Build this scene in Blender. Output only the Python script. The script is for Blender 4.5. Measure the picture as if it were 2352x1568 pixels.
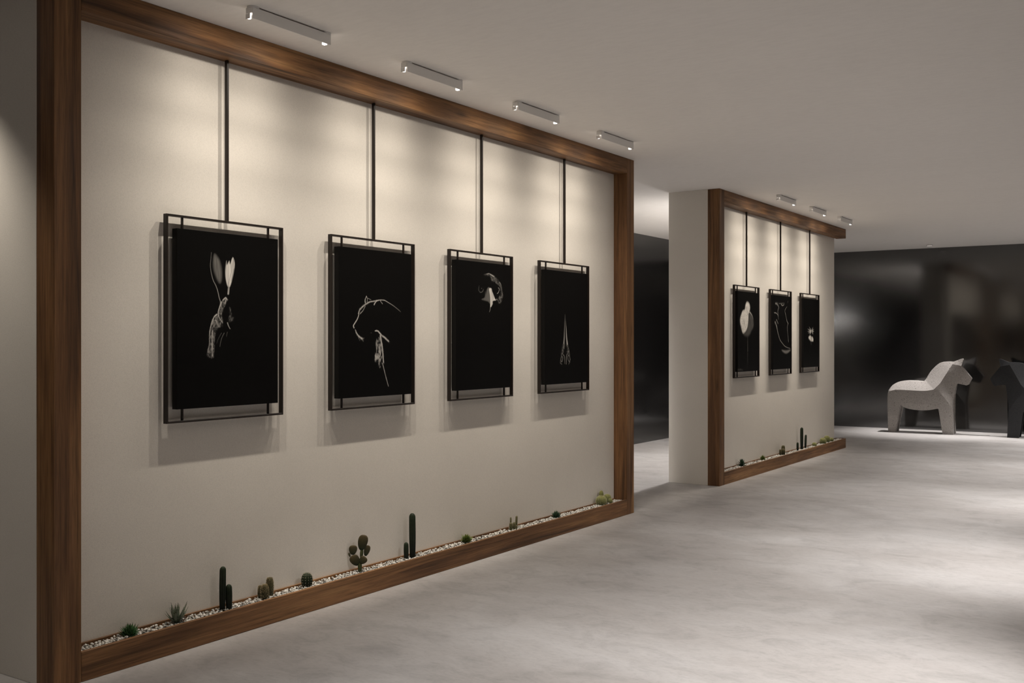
import bpy, bmesh, math, random
import numpy as np
from mathutils import Vector, Matrix, Euler, noise as mnoise
from mathutils.geometry import delaunay_2d_cdt

random.seed(7)
for o in list(bpy.data.objects):
    bpy.data.objects.remove(o)
SC = bpy.context.scene
COL = SC.collection
PI = math.pi

# ------------------------------------------------------------------ camera, world, exposure
H = 3.2                      # ceiling height
EYE = 1.5539
cam = bpy.data.cameras.new('camera')
cam.sensor_width = 36.0
cam.lens = 36.0
cam.shift_y = 0.00017
cam.clip_start = 0.05
camo = bpy.data.objects.new('camera', cam)
COL.objects.link(camo)
camo.location = (0, 0, EYE)
camo.rotation_euler = (PI/2, 0, math.radians(33.555))
SC.camera = camo

w = bpy.data.worlds.new('world')
SC.world = w
w.use_nodes = True
w.node_tree.nodes['Background'].inputs[0].default_value = (0.9, 0.93, 1, 1)
w.node_tree.nodes['Background'].inputs[1].default_value = 0.02

SC.view_settings.view_transform = 'Standard'
SC.view_settings.look = 'None'
SC.view_settings.exposure = 0.07
SC.view_settings.gamma = 1.0
SC.view_settings.use_curve_mapping = False

WARM = (1.0, 0.915, 0.805)
NEUT = (1.0, 0.965, 0.945)
WASH_W = 78.0         # peak of each of the two heads of a ceiling spotlight
WASH_SIGN = 1.0
WASH_LEAN = 8.0
WASH_SIGMA = 36.0
AISLE_W = 890.0
BACK_UP_W = 16.5
BACK_DN_W = 95.0
HORSE_W = 620.0
END_W = 75.0

# ------------------------------------------------------------------ helpers
class MB:
    """collects shapes, builds ONE mesh object"""
    def __init__(self):
        self.bm = bmesh.new()
    def box(self, x0, x1, y0, y1, z0, z1, bevel=0.0, seg=1):
        r = bmesh.ops.create_cube(self.bm, size=1.0)
        vs = r['verts']
        for v in vs:
            v.co = Vector(((x0+x1)/2 + v.co.x*(x1-x0), (y0+y1)/2 + v.co.y*(y1-y0), (z0+z1)/2 + v.co.z*(z1-z0)))
        if bevel > 0:
            es = set()
            for v in vs:
                es.update(v.link_edges)
            bmesh.ops.bevel(self.bm, geom=list(es), offset=bevel, segments=seg, affect='EDGES', profile=0.5)
        return self
    def poly(self, pts, faces):
        vs = [self.bm.verts.new(p) for p in pts]
        for f in faces:
            try:
                self.bm.faces.new([vs[i] for i in f])
            except ValueError:
                pass
        return vs
    def cyl(self, c, r, z0, z1, n=24, r2=None):
        r2 = r if r2 is None else r2
        a = [(c[0]+r*math.cos(2*PI*i/n), c[1]+r*math.sin(2*PI*i/n), z0) for i in range(n)]
        b = [(c[0]+r2*math.cos(2*PI*i/n), c[1]+r2*math.sin(2*PI*i/n), z1) for i in range(n)]
        f = [(i, (i+1) % n, n+(i+1) % n, n+i) for i in range(n)]
        f += [tuple(range(n-1, -1, -1)), tuple(range(n, 2*n))]
        self.poly(a+b, f)
        return self
    def ring(self, c, r0, r1, z0, z1, n=32):
        P = []
        for (r, z) in ((r0, z0), (r1, z0), (r1, z1), (r0, z1)):
            P += [(c[0]+r*math.cos(2*PI*i/n), c[1]+r*math.sin(2*PI*i/n), z) for i in range(n)]
        F = []
        for k in range(4):
            for i in range(n):
                F.append((k*n+i, k*n+(i+1) % n, ((k+1) % 4)*n+(i+1) % n, ((k+1) % 4)*n+i))
        self.poly(P, F)
        return self
    def build(self, name, mat, parent=None, smooth=False, loc=None, angle=None):
        bmesh.ops.recalc_face_normals(self.bm, faces=self.bm.faces[:])
        me = bpy.data.meshes.new(name)
        self.bm.to_mesh(me)
        self.bm.free()
        return link(name, me, mat, parent, smooth, loc, angle)

def link(name, me, mat, parent=None, smooth=False, loc=None, angle=None):
    if mat is not None and len(me.materials) == 0:
        me.materials.append(mat)
    if smooth:
        me.polygons.foreach_set('use_smooth', [True]*len(me.polygons))
        if angle is not None:
            try:
                me.set_sharp_from_angle(angle=angle)
            except Exception:
                pass
    o = bpy.data.objects.new(name, me)
    COL.objects.link(o)
    if parent is not None:
        o.parent = parent
    if loc is not None:
        o.location = loc
    return o

def tag(o, label=None, cat=None, group=None, kind=None):
    if label: o['label'] = label
    if cat: o['category'] = cat
    if group: o['group'] = group
    if kind: o['kind'] = kind
    return o

def thing(name, label, cat, loc=(0, 0, 0), group=None):
    e = bpy.data.objects.new(name, None)
    e.empty_display_size = 0.05
    COL.objects.link(e)
    e.location = loc
    return tag(e, label, cat, group)

def light_spot(name, loc, target, watt, col, size_deg, blend, radius, parent=None):
    l = bpy.data.lights.new(name, 'SPOT')
    l.energy = watt
    l.color = col
    l.spot_size = math.radians(size_deg)
    l.spot_blend = blend
    l.shadow_soft_size = radius
    o = bpy.data.objects.new(name, l)
    COL.objects.link(o)
    o.location = loc
    d = Vector(target) - Vector(loc)
    o.rotation_euler = d.to_track_quat('-Z', 'Y').to_euler()
    if parent is not None:
        o.parent = parent
        o.location = Vector(loc) - parent.location
    return o

def light_area(name, loc, target, watt, col, sx, sy, parent=None, spread=180):
    l = bpy.data.lights.new(name, 'AREA')
    l.shape = 'RECTANGLE'
    l.size = sx
    l.size_y = sy
    l.energy = watt
    l.color = col
    l.spread = math.radians(spread)
    o = bpy.data.objects.new(name, l)
    COL.objects.link(o)
    d = Vector(target) - Vector(loc)
    o.rotation_euler = d.to_track_quat('-Z', 'Y').to_euler()
    o.location = loc
    if parent is not None:
        o.parent = parent
        o.location = Vector(loc) - parent.location
    return o

_wash = {}
def wash_light(name, loc, watt, col, inward, parent):
    """wall-washer distribution of one lamp head: narrow and strong down the wall, weaker towards its top,
    little towards the room; leaning inward along the wall (inward = +1 or -1 in y)"""
    if inward not in _wash:
        l = bpy.data.lights.new(name, 'POINT')
        l.energy = watt
        l.color = col
        l.shadow_soft_size = 0.016
        l.use_nodes = True
        t = l.node_tree
        em = next(n for n in t.nodes if n.type == 'EMISSION')
        def mth(op, a, b=0.0):
            nd = t.nodes.new('ShaderNodeMath')
            nd.operation = op
            for s_, v in ((nd.inputs[0], a), (nd.inputs[1], b)):
                if isinstance(v, (int, float)): s_.default_value = v
                else: t.links.new(v, s_)
            return nd.outputs[0]
        tc = t.nodes.new('ShaderNodeTexCoord')
        sp = t.nodes.new('ShaderNodeSeparateXYZ')
        t.links.new(tc.outputs['Normal'], sp.inputs[0])
        SGN = WASH_SIGN
        towall = mth('MULTIPLY', sp.outputs['X'], -SGN)
        down = mth('MULTIPLY', sp.outputs['Z'], -SGN)
        side = mth('MULTIPLY', sp.outputs['Y'], SGN*inward)
        phi = mth('DIVIDE', mth('ARCTAN2', towall, down), math.radians(120.0))     # -0.25 .. 0.75 for -30 .. 90 degrees
        r = t.nodes.new('ShaderNodeValToRGB')
        cr = r.color_ramp
        cr.interpolation = 'EASE'
        P = [(-30, 0.0), (-12, 0.02), (0, 0.17), (9, 0.86), (16, 0.84), (25, 0.52), (37, 0.275), (52, 0.135), (72, 0.060), (86, 0.030), (100, 0.0)]
        while len(cr.elements) < len(P): cr.elements.new(0.5)
        for e, (a, v) in zip(cr.elements, P):
            e.position = (a+30)/130.0
            e.color = (v, v, v, 1)
        t.links.new(mth('MULTIPLY', mth('ADD', mth('MULTIPLY', phi, 120.0), 30.0), 1/130.0), r.inputs[0])
        lat = mth('DIVIDE', mth('SUBTRACT', mth('ARCSINE', side), math.radians(WASH_LEAN)), math.radians(WASH_SIGMA))
        lf = mth('EXPONENT', mth('MULTIPLY', mth('MULTIPLY', lat, lat), -1.0))
        t.links.new(mth('MULTIPLY', r.outputs[0], lf), em.inputs['Strength'])
        _wash[inward] = l
    o = bpy.data.objects.new(name, _wash[inward])
    COL.objects.link(o)
    o.parent = parent
    o.location = Vector(loc) - parent.location
    return o

# ------------------------------------------------------------------ materials
class NT:
    def __init__(self, name):
        self.m = bpy.data.materials.new(name)
        self.m.use_nodes = True
        self.t = self.m.node_tree
        self.b = self.t.nodes['Principled BSDF']
    def n(self, typ, **kw):
        nd = self.t.nodes.new(typ)
        for k, v in kw.items():
            if k in nd.inputs.keys() if isinstance(k, str) else False:
                nd.inputs[k].default_value = v
            else:
                setattr(nd, k, v)
        return nd
    def l(self, a, b):
        self.t.links.new(a, b)
    def coord(self, scale=(1, 1, 1), loc=(0, 0, 0), which='Object', rot=(0, 0, 0)):
        tc = self.n('ShaderNodeTexCoord')
        mp = self.n('ShaderNodeMapping')
        mp.inputs['Scale'].default_value = scale
        mp.inputs['Location'].default_value = loc
        mp.inputs['Rotation'].default_value = rot
        self.l(tc.outputs[which], mp.inputs['Vector'])
        return mp.outputs[0]
    def noise(self, vec, scale=1.0, detail=4, rough=0.55, dist=0.0):
        nd = self.n('ShaderNodeTexNoise')
        nd.inputs['Scale'].default_value = scale
        nd.inputs['Detail'].default_value = detail
        nd.inputs['Roughness'].default_value = rough
        nd.inputs['Distortion'].default_value = dist
        if vec is not None:
            self.l(vec, nd.inputs['Vector'])
        return nd.outputs['Fac']
    def ramp(self, fac, stops, interp='LINEAR'):
        r = self.n('ShaderNodeValToRGB')
        cr = r.color_ramp
        cr.interpolation = interp
        while len(cr.elements) < len(stops):
            cr.elements.new(0.5)
        for e, (p, c) in zip(cr.elements, stops):
            e.position = p
            e.color = (c[0], c[1], c[2], 1) if not isinstance(c, (int, float)) else (c, c, c, 1)
        self.l(fac, r.inputs[0])
        return r.outputs[0]
    def mix(self, a, b, fac, mode='MIX'):
        nd = self.n('ShaderNodeMix', data_type='RGBA', blend_type=mode)
        for s, v in ((nd.inputs[0], fac), (nd.inputs[6], a), (nd.inputs[7], b)):
            if isinstance(v, (int, float)):
                s.default_value = v
            elif isinstance(v, (tuple, list)):
                s.default_value = (*v[:3], 1)
            else:
                self.l(v, s)
        return nd.outputs[2]
    def math(self, op, a, b=0.0):
        nd = self.n('ShaderNodeMath', operation=op)
        for s, v in ((nd.inputs[0], a), (nd.inputs[1], b)):
            if isinstance(v, (int, float)):
                s.default_value = v
            else:
                self.l(v, s)
        return nd.outputs[0]
    def color(self, c):
        s = self.b.inputs['Base Color']
        if isinstance(c, (tuple, list)):
            s.default_value = (*c[:3], 1)
        else:
            self.l(c, s)
        return self
    def set(self, **kw):
        names = dict(rough='Roughness', metal='Metallic', ior='IOR', spec='Specular IOR Level', coat='Coat Weight', coat_rough='Coat Roughness')
        for k, v in kw.items():
            s = self.b.inputs[names[k]]
            if isinstance(v, (int, float)):
                s.default_value = v
            else:
                self.l(v, s)
        return self
    def bump(self, h, strength=0.2, dist=0.01):
        nd = self.n('ShaderNodeBump')
        nd.inputs['Strength'].default_value = strength
        nd.inputs['Distance'].default_value = dist
        self.l(h, nd.inputs['Height'])
        self.l(nd.outputs[0], self.b.inputs['Normal'])
        return self

def mat_plain(name, col, rough=0.6, spec=0.4, metal=0.0):
    return NT(name).color(col).set(rough=rough, spec=spec, metal=metal).m

def mat_emit(name, col, strength):
    n = NT(name)
    n.color((0.8, 0.8, 0.8))
    n.b.inputs['Emission Color'].default_value = (*col, 1)
    n.b.inputs['Emission Strength'].default_value = strength
    return n.m

def mat_plaster(name, col):
    n = NT(name)
    fine = n.noise(n.coord((1, 1, 1)), 260, 3, 0.6)
    mid = n.noise(n.coord((1, 1, 1)), 2.2, 5, 0.6)
    spk = n.noise(n.coord((1, 1, 1), (3, 1, 7)), 190, 4, 0.75)
    c = n.mix(tuple(v*0.93 for v in col), tuple(min(1, v*1.05) for v in col), mid)
    c = n.mix(c, n.ramp(spk, [(0.3, 0.84), (0.5, 0.98), (0.7, 1.04)]), 0.8, 'MULTIPLY')
    n.color(c).set(rough=0.88, spec=0.2)
    n.bump(n.math('ADD', n.math('MULTIPLY', fine, 0.5), spk), 0.14, 0.003)
    return n.m

def mat_wood(name, axis, seed=0.0):
    n = NT(name)
    def sc(al, cr):
        v = [cr, cr, cr]
        v['XYZ'.index(axis)] = al
        return tuple(v)
    info = n.n('ShaderNodeObjectInfo')
    off = n.n('ShaderNodeVectorMath', operation='SCALE')
    cmb = n.n('ShaderNodeCombineXYZ')
    for i in range(3):
        n.l(info.outputs['Random'], cmb.inputs[i])
    n.l(cmb.outputs[0], off.inputs[0])
    off.inputs['Scale'].default_value = 37.0
    tc = n.n('ShaderNodeTexCoord')
    add = n.n('ShaderNodeVectorMath', operation='ADD')
    n.l(tc.outputs['Object'], add.inputs[0])
    n.l(off.outputs[0], add.inputs[1])
    def mp(al, cr):
        m = n.n('ShaderNodeMapping')
        m.inputs['Scale'].default_value = sc(al, cr)
        n.l(add.outputs[0], m.inputs['Vector'])
        return m.outputs[0]
    broad = n.noise(mp(0.55, 9.0), 1.0, 4, 0.55, 0.7)
    streak = n.noise(mp(0.9, 42.0), 1.0, 5, 0.6, 1.1)
    fine = n.noise(mp(7.0, 330.0), 1.0, 3, 0.6, 0.2)
    c = n.ramp(broad, [(0.28, (0.074, 0.035, 0.015)), (0.44, (0.158, 0.074, 0.030)), (0.58, (0.242, 0.119, 0.048)), (0.76, (0.350, 0.190, 0.080))])
    s = n.ramp(streak, [(0.30, 0.34), (0.46, 0.85), (0.60, 1.12), (0.8, 1.3)])
    c = n.mix(c, s, 0.75, 'MULTIPLY')
    f = n.ramp(fine, [(0.30, 0.45), (0.5, 1.0), (0.7, 1.15)])
    c = n.mix(c, f, 0.75, 'MULTIPLY')
    vo = n.n('ShaderNodeTexVoronoi')
    vo.inputs['Scale'].default_value = 1.0
    n.l(mp(1.5, 7.0), vo.inputs['Vector'])
    k = n.ramp(vo.outputs['Distance'], [(0.03, 0.35), (0.16, 1.0)])
    c = n.mix(c, k, 0.8, 'MULTIPLY')
    n.color(c)
    n.set(rough=n.ramp(streak, [(0.3, 0.62), (0.7, 0.46)]), spec=0.35)
    n.bump(n.math('ADD', n.math('MULTIPLY', fine, 0.6), streak), 0.25, 0.003)
    return n.m

def mat_floor():
    n = NT('polished_concrete')
    a = n.noise(n.coord((0.75, 1.15, 1), (0, 0, 0), rot=(0, 0, 0.55)), 1.0, 6, 0.58, 0.5)
    b = n.noise(n.coord((3.0, 4.6, 1), (4, 2, 0), rot=(0, 0, 0.5)), 1.0, 8, 0.68, 0.9)
    f = n.noise(n.coord((22, 40, 1), (1, 8, 0), rot=(0, 0, 0.6)), 1.0, 7, 0.74, 0.4)
    c = n.ramp(a, [(0.28, (0.355, 0.332, 0.316)), (0.50, (0.430, 0.409, 0.394)), (0.70, (0.510, 0.493, 0.481))])
    c = n.mix(c, n.ramp(b, [(0.32, 0.80), (0.50, 1.0), (0.7, 1.06)]), 0.8, 'MULTIPLY')
    c = n.mix(c, n.ramp(f, [(0.3, 0.80), (0.5, 1.0), (0.75, 1.07)]), 0.75, 'MULTIPLY')
    n.color(c)
    n.set(rough=n.ramp(b, [(0.3, 0.50), (0.7, 0.36)]), spec=0.35)
    n.bump(n.math('ADD', b, n.math('MULTIPLY', f, 0.4)), 0.05, 0.01)
    return n.m

def mat_ceiling():
    n = NT('ceiling_paint')
    a = n.noise(n.coord((0.5, 1.4, 1), rot=(0, 0, 0.4)), 1.0, 6, 0.6, 0.4)
    f = n.noise(n.coord((10, 34, 1), rot=(0, 0, 0.58)), 1.0, 5, 0.65, 0.2)
    c = n.mix((0.87, 0.835, 0.795), (0.91, 0.875, 0.835), a)
    c = n.mix(c, n.ramp(f, [(0.3, 0.95), (0.6, 1.0)]), 0.8, 'MULTIPLY')
    n.color(c).set(rough=0.85, spec=0.2)
    return n.m

def mat_stone(name, base, dark, pit):
    n = NT(name)
    a = n.noise(n.coord((1, 1, 1)), 6, 5, 0.6)
    s = n.noise(n.coord((1, 1, 1)), 90, 3, 0.6)
    vo = n.n('ShaderNodeTexVoronoi')
    vo.inputs['Scale'].default_value = 30.0
    n.l(n.coord((1, 1, 1)), vo.inputs['Vector'])
    p = n.ramp(vo.outputs['Distance'], [(0.13, 0.0), (0.24, 1.0)])
    msk = n.ramp(n.noise(n.coord((1, 1, 1), (5, 2, 1)), 22, 3, 0.6), [(0.5, 1.0), (0.6, 0.0)])
    p = n.mix(p, (1, 1, 1), msk)
    c = n.mix(tuple(v*0.8 for v in base), base, a)
    c = n.mix(c, n.ramp(s, [(0.35, 0.72), (0.55, 1.0), (0.7, 1.12)]), 0.9, 'MULTIPLY')
    c = n.mix(dark, c, p)
    n.color(c).set(rough=0.8, spec=0.25)
    n.bump(n.math('ADD', p, n.math('MULTIPLY', s, 0.5)), pit, 0.006)
    return n.m

def mat_pebble():
    n = NT('white_pebble')
    g = n.n('ShaderNodeNewGeometry')
    i = n.n('ShaderNodeObjectInfo')
    r = n.math('FRACT', n.math('ADD', g.outputs['Random Per Island'], n.math('MULTIPLY', i.outputs['Random'], 7.3)))
    c = n.ramp(r, [(0.0, (0.055, 0.052, 0.048)), (0.08, (0.20, 0.19, 0.17)), (0.20, (0.42, 0.40, 0.36)), (0.45, (0.62, 0.59, 0.54)), (1.0, (0.80, 0.77, 0.71))])
    f = n.noise(n.coord((1, 1, 1)), 120, 3, 0.6)
    c = n.mix(c, n.ramp(f, [(0.35, 0.8), (0.6, 1.0)]), 0.7, 'MULTIPLY')
    n.color(c).set(rough=0.65, spec=0.35)
    return n.m

def mat_leaf(name, c0, c1, c2, axis_scale=1.0):
    """colour runs from the leaf's base to its tip (its own Generated Z)"""
    n = NT(name)
    tc = n.n('ShaderNodeTexCoord')
    sp = n.n('ShaderNodeSeparateXYZ')
    n.l(tc.outputs['Generated'], sp.inputs[0])
    nz = n.noise(n.coord((1, 1, 1)), 60, 3, 0.6)
    c = n.ramp(sp.outputs['Z'], [(0.05, c0), (0.55, c1), (0.97, c2)])
    c = n.mix(c, n.ramp(nz, [(0.3, 0.7), (0.65, 1.15)]), 0.8, 'MULTIPLY')
    n.color(c).set(rough=0.42, spec=0.4)
    return n.m

def mat_zebra():
    n = NT('zebra_leaf')
    tc = n.n('ShaderNodeTexCoord')
    sp = n.n('ShaderNodeSeparateXYZ')
    n.l(tc.outputs['Generated'], sp.inputs[0])
    nz = n.noise(n.coord((1, 1, 1)), 90, 2, 0.5)
    v = n.math('FRACT', n.math('ADD', n.math('MULTIPLY', sp.outputs['Z'], 13.0), n.math('MULTIPLY', nz, 0.7)))
    band = n.ramp(v, [(0.50, 0.0), (0.62, 1.0), (0.88, 1.0), (0.97, 0.0)])
    c = n.ramp(sp.outputs['Z'], [(0.05, (0.030, 0.060, 0.022)), (0.6, (0.050, 0.095, 0.036)), (1.0, (0.085, 0.080, 0.035))])
    band = n.math('MULTIPLY', band, n.ramp(sp.outputs['Z'], [(0.7, 0.8), (0.95, 0.15)]))
    n.color(n.mix(c, (0.55, 0.56, 0.48), band)).set(rough=0.45, spec=0.4)
    return n.m

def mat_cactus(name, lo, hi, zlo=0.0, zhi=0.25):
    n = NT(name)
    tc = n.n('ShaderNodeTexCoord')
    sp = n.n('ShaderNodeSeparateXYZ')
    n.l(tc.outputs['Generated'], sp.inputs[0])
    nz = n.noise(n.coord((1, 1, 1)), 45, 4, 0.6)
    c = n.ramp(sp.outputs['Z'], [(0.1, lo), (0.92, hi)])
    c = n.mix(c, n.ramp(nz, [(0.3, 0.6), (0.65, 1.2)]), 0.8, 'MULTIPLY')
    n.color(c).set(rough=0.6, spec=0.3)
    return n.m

def mat_dark_panel():
    n = NT('lacquered_black_wall')
    v = n.noise(n.coord((0.6, 0.6, 0.6)), 1.0, 3, 0.5)
    n.color((0.005, 0.0047, 0.0045))
    n.set(rough=n.ramp(v, [(0.3, 0.10), (0.7, 0.13)]), ior=2.1)
    return n.m

def mat_print():
    n = NT('photographic_print')
    a = n.n('ShaderNodeAttribute')
    a.attribute_name = 'print'
    n.l(a.outputs['Color'], n.b.inputs['Base Color'])
    n.set(rough=0.42, spec=0.10)
    return n.m

M = dict(
    plaster=mat_plaster('grained_plaster', (0.76, 0.712, 0.640)),
    woodX=mat_wood('brown_timber_across', 'X'),
    woodY=mat_wood('brown_timber_along', 'Y'),
    woodZ=mat_wood('brown_timber_upright', 'Z'),
    floor=mat_floor(),
    ceiling=mat_ceiling(),
    black_wall=mat_dark_panel(),
    steel=mat_plain('bronze_black_steel', (0.013, 0.0075, 0.0045), 0.45, 0.4, 0.0),
    canvas=mat_plain('black_canvas_edge', (0.006, 0.0055, 0.005), 0.6, 0.2),
    print=mat_print(),
    lamp_white=mat_plain('white_lamp_enamel', (0.86, 0.84, 0.81), 0.5, 0.35),
    trim_dark=mat_plain('grey_anti_glare_trim', (0.34, 0.325, 0.31), 0.6, 0.3),
    lens=mat_emit('lit_lens', (1.0, 0.95, 0.90), 5.0),
    lens_soft=mat_emit('lit_diffuser', (1.0, 0.96, 0.93), 4.0),
    stone=mat_stone('pale_pitted_stone', (0.40, 0.37, 0.345), (0.09, 0.08, 0.075), 0.5),
    black_stone=mat_stone('black_cast_stone', (0.030, 0.030, 0.031), (0.012, 0.012, 0.012), 0.2),
    pebble=mat_pebble(),
    soil=mat_plain('dark_soil', (0.030, 0.022, 0.017), 0.95, 0.1),
    leaf_green=mat_leaf('glossy_green_leaf', (0.010, 0.032, 0.012), (0.032, 0.105, 0.028), (0.050, 0.100, 0.022)),
    leaf_dark=mat_leaf('deep_green_leaf', (0.010, 0.028, 0.014), (0.022, 0.060, 0.027), (0.050, 0.080, 0.035)),
    leaf_lime=mat_leaf('lime_green_leaf', (0.022, 0.038, 0.011), (0.100, 0.145, 0.026), (0.215, 0.235, 0.050)),
    zebra=mat_zebra(),
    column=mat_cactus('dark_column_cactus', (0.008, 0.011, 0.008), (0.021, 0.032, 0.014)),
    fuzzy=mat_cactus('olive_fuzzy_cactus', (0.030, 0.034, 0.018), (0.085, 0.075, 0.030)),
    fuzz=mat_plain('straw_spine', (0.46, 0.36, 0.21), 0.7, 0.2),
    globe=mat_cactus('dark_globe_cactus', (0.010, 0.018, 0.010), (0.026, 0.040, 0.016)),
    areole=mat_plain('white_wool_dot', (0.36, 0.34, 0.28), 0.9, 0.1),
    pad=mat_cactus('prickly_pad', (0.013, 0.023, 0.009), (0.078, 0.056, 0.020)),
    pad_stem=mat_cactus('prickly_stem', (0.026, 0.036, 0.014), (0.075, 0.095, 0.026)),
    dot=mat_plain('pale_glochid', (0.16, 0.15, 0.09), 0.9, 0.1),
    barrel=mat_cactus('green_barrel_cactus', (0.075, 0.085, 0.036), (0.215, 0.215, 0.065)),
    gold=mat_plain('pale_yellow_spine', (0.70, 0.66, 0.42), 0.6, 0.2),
    reed=mat_cactus('olive_stalk_cactus', (0.075, 0.080, 0.035), (0.150, 0.135, 0.065)),
)
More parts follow.
